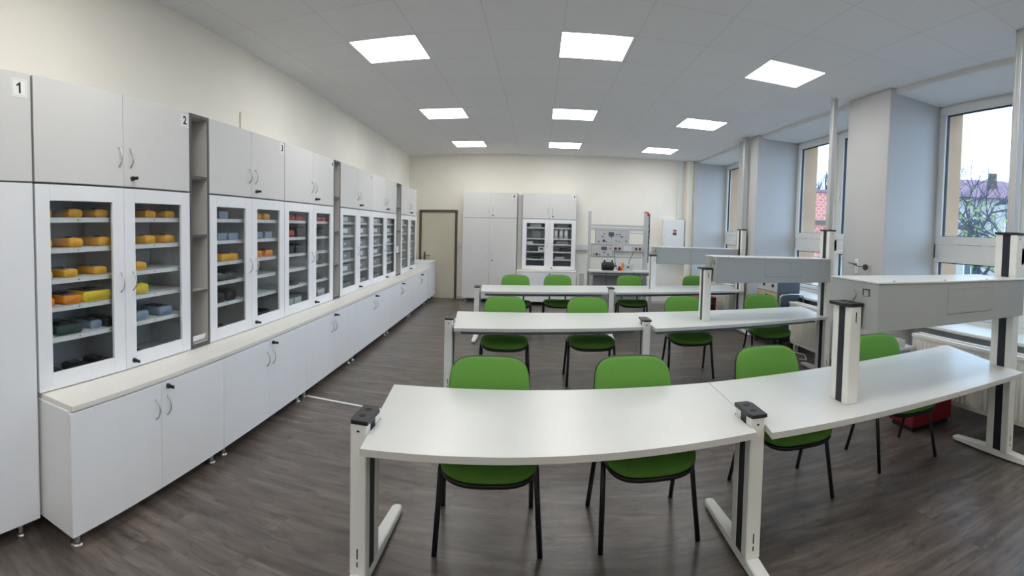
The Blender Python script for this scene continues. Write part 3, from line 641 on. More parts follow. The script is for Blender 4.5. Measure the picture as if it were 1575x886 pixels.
# back-wall glass cabinet contents
BSZ = [1.613, 1.385, 1.265, 1.11, 0.95, CT + 0.022]
def bput(obj, yl, sh, off=-0.06):
    p = bpos(-0.36); l = Vector((off, yl, 0)); l.rotate(Matrix.Rotation(BR, 3, 'Z')); obj.location = (p[0] + l.x, p[1] + l.y, BSZ[sh] + 0.0006); obj.rotation_euler = (0, 0, BR); return obj
def bthing(name, label, cat, yl, sh, off=-0.06, group=None): return bput(thing(name, label, cat, group=group), yl, sh, off)
t = bthing('cable_reel', 'round dark cable reel on the second shelf of the back glass cabinet', 'reel', 0.30, 1, -0.08)
MB().lathe([(0.095, 0.0), (0.095, 0.012), (0.04, 0.014), (0.04, 0.06), (0.095, 0.062), (0.095, 0.074)], 28, (-0.08, 0, 0.096), 'x').build('spool', M['mgrey'], t)
MB().lathe([(0.078, 0.016), (0.078, 0.058)], 28, (-0.08, 0, 0.096), 'x').build('wound_cable', M['dgrey'], t)
for k in range(3):
    t = bthing('ring_binder', '%s of three grey-white ring binders in the back glass cabinet' % ORD[k], 'binder', 0.71 + 0.105 * k, 1, -0.07, 'ring binders in the back cabinet')
    MB().box(-0.24, 0, -0.036, 0.036, 0, 0.185).build('cover', M['lgrey'], t, bevel=0.002)
    MB().box(0.0, 0.001, -0.024, 0.024, 0.06, 0.15).build('spine_label', M['paper'], t)
for yl, sh, kind, body, lab, nm in ((0.28, 0, 'b', 'lgrey', 'pale grey tray on the top shelf of the back glass cabinet, door side', 'storage_tray'), (0.84, 0, 'b', 'mgrey', 'grey tray on the top shelf of the back glass cabinet, window side', 'storage_tray'),
        (0.16, 2, 'b', 'white', 'small white box on the third shelf of the back glass cabinet', 'storage_tray'), (0.36, 2, 'b', 'dgrey', 'dark tray on the third shelf of the back glass cabinet, door side', 'storage_tray'), (0.84, 2, 'b', 'mgrey', 'wide grey tray on the third shelf of the back glass cabinet', 'storage_tray'),
        (0.24, 3, 'm', 'dgrey', 'dark tester on the fourth shelf of the back glass cabinet', 'hand_tester'), (0.92, 3, 'b', 'dgrey', 'dark tray on the fourth shelf of the back glass cabinet', 'storage_tray'),
        (0.30, 4, 'm', 'dgreen', 'dark green tester on the fifth shelf of the back glass cabinet', 'hand_tester'), (0.80, 4, 'm', 'lgrey', 'pale tester on the fifth shelf of the back glass cabinet', 'hand_tester'),
        (0.34, 5, 'b', 'mgrey', 'grey tray at the bottom of the back glass cabinet, door side', 'storage_tray'), (0.86, 5, 'b', 'lgrey', 'pale tray at the bottom of the back glass cabinet, window side', 'storage_tray')):
    t = bthing(nm, lab, 'tray' if kind == 'b' else 'tester', yl, sh)
    if kind == 'b': bin_box(t, 0.13 if 'small' in lab else 0.24, 0.2, 0.05 if 'small' in lab else 0.07, body)
    else: meter(t, 0.2, 0.18, 0.05, body, 'dgrey')
t = bthing('oscilloscope', 'white instrument with a dark screen on the fourth shelf of the back glass cabinet', 'instrument', 0.41, 3)
MB().box(-0.16, 0, -0.065, 0.065, 0, 0.095).build('case', M['white'], t, bevel=0.004)
MB().box(0.0, 0.002, -0.035, 0.035, 0.03, 0.07).build('screen', M['screen'], t)

# ------------------------------------------------------------------ desks
TT = 0.683; TH = 0.030
def desk_leg(par, x0, x1, y0, y1, ztop, foot_y0, foot_y1, cap=True, foot=True, name='leg', zbot=0.06, cap_ext=0.0, slot='low', side=1):
    d = y1 - y0
    p = MB()
    a, b = y0 + d * 0.32, y0 + d * 0.66
    p.box(x0, x1, y0, a, zbot, ztop).box(x0, x1, b, y1, zbot, ztop).box(x0 + 0.014, x1 - 0.014, a, b, zbot, ztop)
    lg = p.build(name, M['post'], par, bevel=0.006)
    MB().box(x0 + 0.0015, x1 - 0.0015, a + 0.0005, b - 0.0005, zbot + 0.002, ztop - 0.001).build('groove', M['navy'], lg)
    xm = (x0 + x1) / 2
    for xa, xb, za, zb_ in (((-0.003, 0.003, 0.135, 0.180), (-0.003, 0.003, 0.100, 0.122), (-0.006, 0.006, ztop - 0.034, ztop - 0.026)) if slot == 'low' else ((-0.002, 0.004, ztop - 0.085, ztop - 0.03),)):
        MB().box(xm + xa, xm + xb, y0 - 0.001, y0 + 0.002, za, zb_).build('slot', M['black'], lg)
    if cap:
        c = MB().prism([(x0 - 0.006 - cap_ext, y0 + 0.03), (x0 + 0.004, y0 - 0.006), (x1 + 0.008, y0 - 0.006), (x1 + 0.008, y1 - 0.03), (x1 - 0.008, y1 + 0.006), (x0 - 0.006 - cap_ext, y1 + 0.006)], ztop, ztop + 0.018).build('end_cap', M['black'], lg, bevel=0.003)
        for f in (0.3, 0.72): MB().lathe([(0.016, ztop + 0.018), (0.016, ztop + 0.0186), (0.012, ztop + 0.0187), (0.011, ztop + 0.0181)], 16, (xm - 0.002, y0 + d * f, 0)).build('cap_recess', M['ink'], lg)
    if foot:
        ym = (y0 + y1) / 2; f = MB(); w = (x1 - x0) * 0.92; xm = (x0 + x1) / 2
        def ring(y, hw, zt): return [(xm - hw, y, 0.014), (xm + hw, y, 0.014), (xm + hw, y, zt - 0.006), (xm + hw - 0.006, y, zt), (xm - hw + 0.006, y, zt), (xm - hw, y, zt - 0.006)]
        f.loft([ring(foot_y0, 0.018, 0.032), ring(foot_y0 + 0.03, w / 2 - 0.006, 0.040), ring(y0 - 0.01, w / 2, 0.062), ring(y1 + 0.01, w / 2, 0.062), ring(foot_y1 - 0.03, w / 2 - 0.006, 0.042), ring(foot_y1, 0.018, 0.034)])
        fo = f.build('leg_foot', M['post'], par)
        for yy in (foot_y0 + 0.06, foot_y1 - 0.06): MB().lathe([(0.016, 0.0), (0.016, 0.015)], 12, (xm, yy, 0)).build('glide', M['black'], fo)
    return lg
def tabletop(par, poly):
    o = MB().prism(poly, TT - TH, TT).build('tabletop', [M['table'], M['edge']], par, bevel=0.002)
    for p in o.data.polygons:
        if abs(p.normal.z) < 0.5: p.material_index = 1
    return o
def lerp(a, b, t): return (a[0] + (b[0] - a[0]) * t, a[1] + (b[1] - a[1]) * t)
def beam(par, a, b, inset, w=0.04, h=0.045):
    d = Vector((b[0] - a[0], b[1] - a[1])).normalized(); n = Vector((-d.y, d.x))
    p = [Vector(a) + d * 0.06 + n * inset, Vector(b) - d * 0.06 + n * inset, Vector(b) - d * 0.06 + n * (inset + w), Vector(a) + d * 0.06 + n * (inset + w)]
    MB().prism([tuple(q) for q in p], TT - TH - h, TT - TH - 0.0002).build('beam', M['beam'], par)
ROWS = [
 dict(n='front', L=[(-0.668, 1.800), (0.962, 1.985), (1.002, 2.755), (-0.772, 2.620)], R=[(1.022, 1.955), (2.930, 1.965), (3.225, 2.985), (1.005, 2.755)],
      pl=(-0.762, 1.935), pm=(0.958, 2.045), mini=(1.545, 2.125), tall=(2.972, 2.105), box=(1.632, 2.955, 2.01, 2.45)),
 dict(n='second', L=[(-0.722, 4.262), (0.975, 4.500), (1.060, 5.330), (-0.835, 5.150)], R=[(1.075, 4.415), (3.140, 4.742), (3.262, 5.580), (1.063, 5.330)],
      pl=(-0.835, 4.425), pm=(0.985, 4.545), mini=(1.648, 4.755), tall=(3.105, 4.745), box=(1.735, 3.085, 4.66, 5.02)),
 dict(n='third', L=[(-0.790, 6.885), (1.005, 7.120), (1.110, 8.000), (-0.865, 7.710)], R=[(1.115, 7.095), (3.243, 7.390), (3.300, 8.200), (1.115, 8.003)],
      pl=(-0.895, 6.960), pm=(1.030, 7.150), mini=(1.725, 7.500), tall=(3.205, 7.480), box=(1.815, 3.180, 7.560, 7.920)),
]
def desks(r):
    n = r['n']
    A = thing('desk', 'plain white desk in the %s row, on the cabinet side' % n, 'desk', group='white classroom desks')
    x, y = r['pl']; pw, pd = 0.072, 0.185
    (a, b, c, d) = r['L']
    xl = lambda yy: lerp(a, d, (yy - a[1]) / (d[1] - a[1]))[0]
    xr = lambda yy: lerp(b, c, (yy - b[1]) / (c[1] - b[1]))[0]
    px, py = r['pm']
    polyL = [a, b, (xr(py - 0.008), py - 0.008), (px - 0.004, py - 0.008), (px - 0.004, py + pd + 0.006), (px + pw * 0.5 - 0.0015, py + pd + 0.006), c, d]
    if x + pw > xl(y + pd) - 0.004:
        polyL += [(xl(y + pd + 0.006), y + pd + 0.006), (x + pw + 0.004, y + pd + 0.006), (x + pw + 0.004, y - 0.006), (xl(y - 0.006), y - 0.006)]
    tabletop(A, polyL); beam(A, a, b, 0.105); beam(A, d, c, -0.12)
    fe = 0.42 if n == 'front' else 0.30
    desk_leg(A, x, x + pw, y, y + pd, TT + 0.038, y - fe, y + 0.64)
    desk_leg(A, px, px + pw, py, py + pd, TT + 0.038, py - fe, py + 0.62)
    B = thing('supply_desk', 'white desk in the %s row carrying a long supply box, by the windows' % n, 'desk', group='desks with supply boxes')
    (a, b, c, d) = r['R']
    xq = lambda yy: lerp(a, d, (yy - a[1]) / (d[1] - a[1]))[0]
    tx, ty = r['tall']; td = 0.20; pd2 = 0.185
    xe = lambda yy: lerp(b, c, (yy - b[1]) / (c[1] - b[1]))[0]
    hole_y0, hole_y1 = ty - 0.004, ty + td + 0.004
    poly = [a, b]
    if xe(hole_y1) > tx:
        poly += [(xe(hole_y0), hole_y0), (tx - 0.004, hole_y0), (tx - 0.004, hole_y1), (max(xe(hole_y1), tx), hole_y1)]
    poly += [c, d, (px + pw * 0.5 + 0.0015, py + pd2 + 0.006), (px + pw + 0.004, py + pd2 + 0.006), (max(px + pw + 0.004, xq(py)), py - 0.008 if py - 0.008 > a[1] else a[1] + 0.001)]
    tabletop(B, poly); beam(B, a, (min(b[0], tx - 0.01), b[1]), 0.105); beam(B, d, (min(c[0], 3.28), c[1]), -0.12)
    mx_, my = r['mini']; md = 0.165; mw = 0.074
    desk_leg(B, mx_, mx_ + mw, my, my + md, 1.205, 0, 0, foot=False, name='short_post', zbot=TT, cap_ext=0.02, slot='top')
    desk_leg(B, tx, tx + 0.075, ty, ty + td, 1.655, ty - 0.38, ty + 0.55, name='tall_post')
    x0, x1, y0, y1 = r['box']; z0, z1 = 1.082, 1.345
    bx = MB().box(x0, x1, y0, y1, z0, z1 - 0.010).build('supply_box', M['box'], B, bevel=0.003)
    MB().box(x0 - 0.004, x1, y0 - 0.004, y1, z1 - 0.010, z1).build('box_lid', M['table'], bx, bevel=0.002)
    for f in (0.1, 0.4, 0.7): MB().lathe([(0.008, z1), (0.006, z1 + 0.004), (0.001, z1 + 0.004)], 8, (x0 + (x1 - x0) * f, y0 + 0.03, 0)).build('screw', M['mgrey'], bx)
    qx0, qx1 = x0 + (x1 - x0) * 0.40, x0 + (x1 - x0) * 0.72
    MB().box(qx0, qx1, y0 - 0.002, y0 + 0.001, z0 + 0.065, z1 - 0.05).build('access_panel', M['box'], bx, bevel=0.001)
    e = MB(); t_ = 0.0025
    e.box(qx0 - t_, qx1 + t_, y0 - 0.0008, y0 + 0.001, z0 + 0.065 - t_, z0 + 0.065).box(qx0 - t_, qx1 + t_, y0 - 0.0008, y0 + 0.001, z1 - 0.05, z1 - 0.05 + t_).box(qx0 - t_, qx0, y0 - 0.0008, y0 + 0.001, z0 + 0.065, z1 - 0.05).box(qx1, qx1 + t_, y0 - 0.0008, y0 + 0.001, z0 + 0.065, z1 - 0.05)
    for fx in (0.02, 0.34, 0.66, 0.98):
        for zz in (z0 + 0.073, z1 - 0.058):
            xx = qx0 + (qx1 - qx0) * fx; e.box(xx - 0.003, xx + 0.003, y0 - 0.0032, y0, zz - 0.003, zz + 0.003)
    e.build('panel_seam', M['mgrey'], bx)
    MB().lathe([(0.030, -0.0035), (0.028, -0.006), (0.001, -0.006)], 24, (x0 + 0.0, y0 + (y1 - y0) * 0.50, z1 - 0.085), 'x').build('blank_cover', M['box'], bx)
    yy = y0 + (y1 - y0) * 0.22; zz = z1 - 0.062
    k = MB().box(x0 - 0.004, x0, yy - 0.034, yy + 0.034, zz - 0.022, zz + 0.022).build('socket_plate', M['box'], bx, bevel=0.002)
    MB().box(x0 - 0.006, x0 - 0.004, yy - 0.03, yy - 0.022, zz - 0.018, zz + 0.018).box(x0 - 0.006, x0 - 0.004, yy + 0.022, yy + 0.03, zz - 0.018, zz + 0.018).box(x0 - 0.006, x0 - 0.004, yy - 0.022, yy + 0.022, zz + 0.012, zz + 0.018).build('socket_contact', M['dgrey'], k)
    MB().tube([(mx_ + mw + 0.004, my + 0.01, 1.205), (mx_ + mw + 0.004, my + 0.01, 1.10), (mx_ + mw + 0.0085, my + 0.05, 1.085)], 0.0035, 8).build('cable', M['black'], B)
    P = MB().prism(rrect(tx + 0.008, tx + 0.066, ty + 0.045, ty + 0.112, 0.006), 1.674, H - 0.003).build('service_pole', M['alu'], bevel=0.0)
    P2 = MB().box(tx + 0.005, tx + 0.008, ty + 0.062, ty + 0.068, 1.674, H - 0.003).box(tx + 0.005, tx + 0.008, ty + 0.092, ty + 0.098, 1.674, H - 0.003).build('pole_rib', M['alu'], P)
    tag(P, 'aluminium pole rising to the ceiling from the supply desk of the %s row' % n, 'pole', 'aluminium service poles')
for r in ROWS: desks(r)

# ------------------------------------------------------------------ chairs
def pillow(w, d, t, n=4.2, rim=0.35, fn=None):
    rings = []; N = 40
    prof = [(0.02, 1.0), (0.4, 0.985), (0.7, 0.94), (0.88, 0.82), (0.96, 0.62), (1.0, rim)]
    prof = [(s, h * t / 2) for s, h in prof] + [(s, -h * t / 2) for s, h in prof[::-1]]
    for s, z in prof:
        r = []
        for k in range(N):
            a = 2 * PI * k / N; c, sn = math.cos(a), math.sin(a)
            x = s * w / 2 * math.copysign(abs(c) ** (2 / n), c); y = s * d / 2 * math.copysign(abs(sn) ** (2 / n), sn)
            r.append(fn(x, y, z) if fn else (x, y, z))
        rings.append(r)
    return MB().loft(rings)
def make_chair(label, group):
    t = thing('stacking_chair', label, 'chair', group=group)
    def seat_fn(dz):
        def f(x, y, z):
            v = (y + 0.215) / 0.43      # 0 front, 1 rear
            drop = 0.040 * max(0, 1 - v * 2.6) ** 2
            return (x, y - 0.095, 0.446 + z + dz - drop - 0.012 * v + 0.10 * x * x)
        return f
    pillow(0.470, 0.415, 0.060, 3.6, 0.3, seat_fn(0)).build('seat', M['green'], t, smooth=True)
    pillow(0.462, 0.409, 0.026, 3.6, 0.7, seat_fn(-0.030)).build('seat_shell', M['black'], t, smooth=True)
    def back_fn(dy):
        def f(x, y, z):                  # y is the height coordinate here, z the thickness
            h = y + 0.155; yy = 0.200 + 0.20 * h + 0.02 * (h / 0.31) ** 2 - 0.35 * x * x - z + dy
            return (x * (1 - 0.10 * (h / 0.31) ** 2), yy, 0.522 + h * 0.985)
        return f
    pillow(0.462, 0.315, 0.048, 4.4, 0.3, back_fn(0)).build('backrest', M['green'], t, smooth=True)
    pillow(0.466, 0.319, 0.020, 4.4, 0.7, back_fn(0.022)).build('back_shell', M['black'], t, smooth=True)
    for s in (-1, 1):
        MB().tube([(s * 0.250, -0.225, 0.0), (s * 0.236, -0.165, 0.28), (s * 0.232, -0.140, 0.39), (s * 0.228, -0.120, 0.412)], 0.0135, 10, 0.8).build('leg', M['tube'], t, smooth=True)
        MB().tube([(s * 0.246, 0.215, 0.0), (s * 0.236, 0.120, 0.26), (s * 0.232, 0.070, 0.40), (s * 0.228, 0.055, 0.422)], 0.0135, 10, 0.8).build('leg', M['tube'], t, smooth=True)
        MB().tube([(s * 0.228, -0.15, 0.416), (s * 0.228, 0.075, 0.416)], 0.0125, 10, 0.8).build('side_rail', M['tube'], t, smooth=True)
        MB().tube([(s * 0.130, -0.02, 0.412), (s * 0.130, 0.14, 0.412), (s * 0.130, 0.205, 0.428), (s * 0.130, 0.232, 0.48), (s * 0.130, 0.257, 0.62), (s * 0.130, 0.275, 0.70)], 0.0125, 10, 0.7).build('back_support', M['tube'], t, smooth=True)
    MB().tube([(-0.228, -0.06, 0.412), (0.228, -0.06, 0.412)], 0.011, 8).tube([(-0.228, 0.05, 0.412), (0.228, 0.05, 0.412)], 0.011, 8).build('cross_bar', M['tube'], t, smooth=True)
    return t
CH = [(-0.232, 2.500, 6, 'front', 'first'), (0.568, 2.560, 3, 'front', 'second'), (1.462, 2.680, -1, 'front', 'third'), (2.420, 2.760, -4, 'front', 'fourth'),
      (-0.330, 5.040, 4, 'second', 'first'), (0.550, 5.135, 2, 'second', 'second'), (1.655, 5.285, -4, 'second', 'third'), (2.690, 5.405, -6, 'second', 'fourth'),
      (-0.345, 7.655, 3, 'third', 'first'), (0.325, 7.835, 2, 'third', 'second'), (1.515, 7.965, -2, 'third', 'third'), (2.680, 8.045, -4, 'third', 'fourth')]
ch0 = None
for x, y, a, rw, k in CH:
    lab = 'green chair at the %s row of desks, %s from the cabinet wall' % (rw, k)
    if ch0 is None: ch0 = make_chair(lab, 'green stacking chairs'); ch0.location = (x, y, 0); ch0.rotation_euler = (0, 0, math.radians(a))
    else: dup(ch0, (x, y, 0), math.radians(a), lab)

# ------------------------------------------------------------------ floor strip, things along the back and window walls
fs = MB().prism([(-2.02, 4.03), (-0.60, 3.905), (-0.60, 3.935), (-2.02, 4.06)], 0.0, 0.006).build('cable_cover', M['white'], bevel=0.002)
tag(fs, 'thin white cable cover strip across the floor from the base cabinets', 'cable cover')

def panel_board():
    x0, x1 = 2.675, 3.165; y = bwall(2.9)
    t = thing('electrical_cabinet', 'white electrical cabinet with red and green stickers on the back wall', 'electrical cabinet', (x0, y - 0.14, 0.95))
    MB().box(0, x1 - x0, 0.012, 0.128, 0, 0.92).build('case', M['white'], t, bevel=0.004)
    d = MB().box(0.008, x1 - x0 - 0.008, 0, 0.012, 0.008, 0.912).build('door', M['white'], t, bevel=0.003)
    MB().lathe([(0.012, -0.006), (0.012, 0.0)], 14, (0.05, 0.0, 0.56), 'y').build('lock', M['lgrey'], d)
    st = MB().box(0.235, 0.305, -0.0015, 0, 0.655, 0.70).build('warning_sticker', M['red'], d, label='red sticker')
    st2 = MB().box(0.225, 0.310, -0.0015, 0, 0.580, 0.640).build('info_sticker', M['dgreen'], d, label='dark green sticker')
panel_board()
def training_rack():
    Y0 = 9.95
    t = thing('training_rack', 'aluminium training rack with a bench top against the back wall', 'rack', (0, 0, 0))
    MB().box(0.975, 1.030, Y0, Y0 + 0.05, 0.0, 1.955).build('upright', M['alu'], t, bevel=0.004)
    u = MB().box(2.115, 2.200, Y0, Y0 + 0.08, 0.0, 1.965).build('upright', M['alu'], t, bevel=0.004)
    MB().box(2.1155, 2.1995, Y0 + 0.001, Y0 + 0.079, 1.965, 1.985).box(2.165, 2.200, Y0 - 0.012, Y0 - 0.0005, 1.90, 1.96).build('red_tip', M['red'], u)
    for z0, z1 in ((1.660, 1.700), (1.585, 1.640), (1.285, 1.320), (1.035, 1.065)):
        MB().box(1.030, 2.115, Y0 + 0.008, Y0 + 0.035, z0, z1).build('rail', M['alu'], t, bevel=0.003)
    MB().box(1.825, 2.13, Y0 - 0.035, Y0 + 0.008, 1.585, 1.605).box(1.825, 2.13, Y0 - 0.035, Y0 + 0.008, 1.535, 1.550).box(1.815, 1.825, Y0 - 0.035, Y0 + 0.008, 1.535, 1.605).build('side_bracket', M['alu'], t)
    b = MB()
    for z in (1.70, 1.58, 1.48, 1.38): b.box(2.195, 2.225, Y0 + 0.005, Y0 + 0.05, z - 0.025, z + 0.025)
    b.tube([(2.215, Y0 + 0.02, 1.95), (2.222, Y0 + 0.02, 1.6), (2.208, Y0 + 0.02, 0.95)], 0.012, 8).build('cable_clamp', M['black'], t)
    MB().box(0.98, 2.24, 9.55, Y0 + 0.0, 0.765, 0.800).build('bench_top', M['table'], t, bevel=0.004)
    MB().box(1.0, 2.22, 9.58, 9.61, 0.715, 0.765).build('bench_beam', M['beam'], t)
    MB().box(1.0, 1.05, 9.58, 9.63, 0.0, 0.715).build('bench_leg', M['alu'], t); MB().box(2.17, 2.22, 9.58, 9.63, 0.0, 0.715).build('bench_leg', M['alu'], t)
    MB().box(1.06, 2.09, Y0 + 0.01, Y0 + 0.03, 0.12, 0.74).build('modesty_panel', mat('modesty_grey', (0.33, 0.34, 0.35), 0.6, var=0.03), t)
    for xa, xb, xs_ in ((1.50, 1.70, (1.535, 1.615)), (1.86, 2.10, (1.95, 2.03))):
        m = MB().box(xa, xb, Y0 - 0.01, Y0 + 0.008, 1.18, 1.274).build('socket_strip', M['lgrey'], t)
        for x in xs_: MB().lathe([(0.027, -0.03), (0.025, -0.011), (0.001, -0.0105)], 14, (x, Y0, 1.225), 'y').build('red_socket', M['maroon'], m, label='dark red socket')
training_rack()
def instr(name, label, x0, x1, z0, z1, y, seed, big):
    t = thing(name, label, 'instrument', ((x0 + x1) / 2, y, z0)); W = (x1 - x0) / 2; Hh = z1 - z0; rnd = random.Random(seed)
    MB().box(-W, W, 0, 0.014, 0, Hh).build('front_plate', M['lgrey'], t)
    MB().box(-W - 0.006, W + 0.006, 0.002, 0.0139, -0.006, 0.0).box(-W - 0.006, W + 0.006, 0.002, 0.0139, Hh, Hh + 0.006).box(-W - 0.006, -W, 0.002, 0.0139, 0, Hh).box(W, W + 0.006, 0.002, 0.0139, 0, Hh).build('rim', M['mgrey'], t)
    MB().box(-W + 0.01, W - 0.01, 0.014, 0.0175, 0.02, Hh - 0.01).build('housing', M['mgrey'], t)
    dx = -0.02 if big else 0.04
    MB().box(dx - 0.055, dx + 0.055, -0.002, 0, Hh * 0.55, Hh * 0.86).build('display', M['screen'], t)
    MB().lathe([(0.024, -0.018), (0.024, 0.0)], 16, (-W * 0.5, 0, Hh * 0.17), 'y').build('rotary_knob', M['black'], t)
    for k in range(16 if big else 7):
        x = rnd.uniform(-W + 0.03, W - 0.03); z = rnd.choice((0.10, 0.16, 0.35, 0.5, 0.7)) * Hh
        if abs(x - dx) < 0.08 and z > Hh * 0.5: continue
        if abs(x + W * 0.5) < 0.035 and z < Hh * 0.4: continue
        s = rnd.choice((0.010, 0.014, 0.020)); MB().box(x - s, x + s, -0.004, 0, z - 0.009, z + 0.009).build('terminal', M['black'], t)
instr('measuring_instrument', 'wide pale instrument panel with a grey display, upper on the training rack', 1.120, 1.795, 1.335, 1.585, 9.94, 3, True)
instr('measuring_instrument', 'smaller pale instrument panel with a grey display, lower on the training rack', 1.045, 1.475, 1.065, 1.285, 9.94, 5, False)
t = thing('motor_unit', 'black motor unit standing on the training rack bench', 'motor', (1.36, 9.70, 0.8005))
MB().lathe([(0.055, -0.13), (0.075, -0.10), (0.075, 0.08), (0.05, 0.12), (0.015, 0.125), (0.015, 0.17)], 20, (0, 0, 0.09), 'x').build('motor_body', M['black'], t)
MB().box(-0.12, 0.10, -0.07, 0.07, 0, 0.03).build('motor_base', M['black'], t); [MB().box(a, a + 0.03, -0.02, 0.02, 0.15, 0.20).build('lug', M['black'], t) for a in (-0.09, 0.06)]
t = thing('power_supply', 'pale box with an orange end on the training rack bench', 'instrument', (1.72, 9.70, 0.8005))
MB().box(-0.06, 0.12, -0.06, 0.08, 0, 0.125).build('case', M['lgrey'], t, bevel=0.005); MB().box(-0.085, -0.06, -0.06, 0.08, 0, 0.15).build('end_plate', M['orange'], t, label='orange end plate')
MB().box(0.0, 0.05, -0.062, -0.06, 0.06, 0.09).build('display', M['screen'], t)
t = thing('coupling_block', 'small dark red block beside the black motor on the bench', 'block', (1.585, 9.69, 0.8005))
MB().lathe([(0.035, 0), (0.035, 0.05), (0.022, 0.055), (0.022, 0.085)], 16).build('body', M['crimson'], t)
def cable(pts, label, r=0.006, m='dgrey'):
    P = [Vector(p) for p in pts]; q = []
    for i in range(len(P) - 1):
        a = P[max(i - 1, 0)]; b = P[i]; c = P[i + 1]; d = P[min(i + 2, len(P) - 1)]
        for k in range(6):
            u = k / 6.0; q.append(0.5 * ((2 * b) + (-a + c) * u + (2 * a - 5 * b + 4 * c - d) * u * u + (-a + 3 * b - 3 * c + d) * u ** 3))
    q.append(P[-1]); tag(MB().tube(q, r, 8).build('cable', M[m], smooth=True), label, 'cable', 'cables at the training rack')
cable([(1.50, 9.93, 1.25), (1.515, 9.90, 1.1), (1.53, 9.925, 0.95), (1.55, 9.80, 0.806)], 'dark cable falling from the lower instrument panel to the bench')
cable([(1.90, 9.905, 1.175), (1.86, 9.89, 1.08), (1.80, 9.88, 0.95), (1.86, 9.84, 0.807)], 'dark cable slanting down from the red sockets to the bench')
cable([(1.30, 9.54, 0.78), (1.30, 9.52, 0.60), (1.35, 9.53, 0.30), (1.34, 9.53, 0.006)], 'dark cable hanging straight below the bench of the training rack')
cable([(1.85, 9.54, 0.78), (1.78, 9.52, 0.62), (1.62, 9.53, 0.35), (1.40, 9.52, 0.006)], 'dark cable slanting to the floor below the training rack bench')
t = thing('cable_stand', 'small pale cable stand on the floor beside the training rack', 'stand', (0.86, 9.95, 0))
MB().box(-0.055, 0.055, -0.12, 0.12, 0, 0.03).build('base', M['mgrey'], t); MB().box(-0.045, 0.045, -0.03, 0.03, 0.03, 0.72).build('column', M['lgrey'], t, bevel=0.006)
MB().tube([(-0.09, 0, 0.10), (-0.09, 0, 0.66), (-0.06, 0, 0.70), (-0.046, 0, 0.68)], 0.008, 8).tube([(-0.09, 0, 0.10), (-0.046, 0, 0.06)], 0.008, 8).build('hoop', M['chrome'], t)

# stacked instruments on a trolley by the middle window
t = thing('instrument_trolley', 'black trolley with a chrome push handle carrying blue-grey instruments by the middle window', 'trolley', (3.08, 6.10, 0))
MB().box(0.06, 0.60, 0.02, 0.75, 0.10, 0.14).build('platform', M['black'], t, bevel=0.005)
for x in (0.12, 0.54):
    for y in (0.08, 0.68): MB().lathe([(0.045, -0.015), (0.05, -0.01), (0.05, 0.01), (0.045, 0.015)], 18, (x, y, 0.05), 'x').box(x - 0.02, x + 0.02, y - 0.02, y + 0.02, 0.085, 0.102).build('wheel', M['dgrey'], t)
hp = [(0.13, 0.0, 0.12), (0.13, -0.02, 0.70), (0.138, -0.02, 0.745), (0.165, -0.02, 0.77), (0.30, -0.02, 0.775), (0.47, -0.02, 0.77), (0.50, -0.02, 0.745), (0.508, -0.02, 0.70), (0.508, 0.0, 0.12)]
MB().tube(hp, 0.011, 10).build('push_handle', M['chrome'], t, smooth=True)
def cabinet_instr(label, z0, z1, face):
    q = thing('rack_instrument', label, 'instrument', (3.22, 6.20, z0), group='blue-grey instruments on the trolley')
    MB().box(0.012, 0.37, 0, 0.66, 0, z1 - z0).build('case', M['slate'], q, bevel=0.004)
    MB().box(0, 0.012, 0.005, 0.655, 0.005, z1 - z0 - 0.005).build('front_plate', M[face], q)
    for y, z in ((0.12, 0.75), (0.2, 0.72), (0.32, 0.8), (0.45, 0.6), (0.12, 0.3), (0.4, 0.3), (0.55, 0.4)): MB().lathe([(0.022, -0.02), (0.024, 0.0)], 12, (0, y, z * (z1 - z0)), 'x').build('knob', M['black'], q)
cabinet_instr('blue-grey instrument with a tan front, lowest of the trolley stack', 0.1405, 0.45, 'tan')
cabinet_instr('blue-grey instrument with a tan front, middle of the trolley stack', 0.4505, 0.785, 'tan')
cabinet_instr('blue-grey instrument with a grey front, topmost of the trolley stack', 0.7855, 1.08, 'lgrey')

def chest(label, x, y, w, d, h):
    q = thing('red_chest', label, 'chest', (x, y, 0), group='red chests by the radiators')
    MB().box(-w / 2, w / 2, -d / 2, d / 2, 0.04, h).build('body', M['crimson'], q, bevel=0.006)
    MB().box(-w / 2 - 0.004, w / 2 + 0.004, -d / 2 - 0.004, d / 2 + 0.004, h - 0.03, h + 0.004).build('lid', M['crimson'], q, bevel=0.004)
    MB().box(-w / 2 + 0.02, w / 2 - 0.02, -d / 2 + 0.02, d / 2 - 0.02, 0, 0.04).build('plinth', M['black'], q)
    MB().box(-0.03, 0.03, -d / 2 - 0.012, -d / 2, h * 0.66, h * 0.66 + 0.02).build('latch', M['chrome'], q)
chest('dark red chest on the floor behind the front supply desk, by the radiator', 3.055, 3.10, 0.46, 0.30, 0.44)
chest('dark red chest on the floor beside the third row supply desk', 2.98, 8.72, 0.44, 0.34, 0.42)
lb = MB().prism_x([(0, 0), (0.03, 0), (0.17, 0.50), (0.14, 0.50)], 0, 0.16).build('leaning_board', M['tan']); lb.location = (3.12, 8.95, 0); tag(lb, 'tan board leaning beside the dark red chest in the third row', 'board')
t = thing('side_table', 'low white side table with papers behind the front supply desk', 'table', (3.05, 3.66, 0))
MB().box(-0.22, 0.26, -0.18, 0.22, 0.545, 0.57).build('tabletop', M['table'], t, bevel=0.002)
for x in (-0.19, 0.23):
    for y in (-0.15, 0.19): MB().box(x - 0.015, x + 0.015, y - 0.015, y + 0.015, 0, 0.545).build('leg', M['post'], t)
t = thing('paper_tray', 'open clear-grey tray of papers on the low side table', 'tray', (3.04, 3.58, 0.5705))
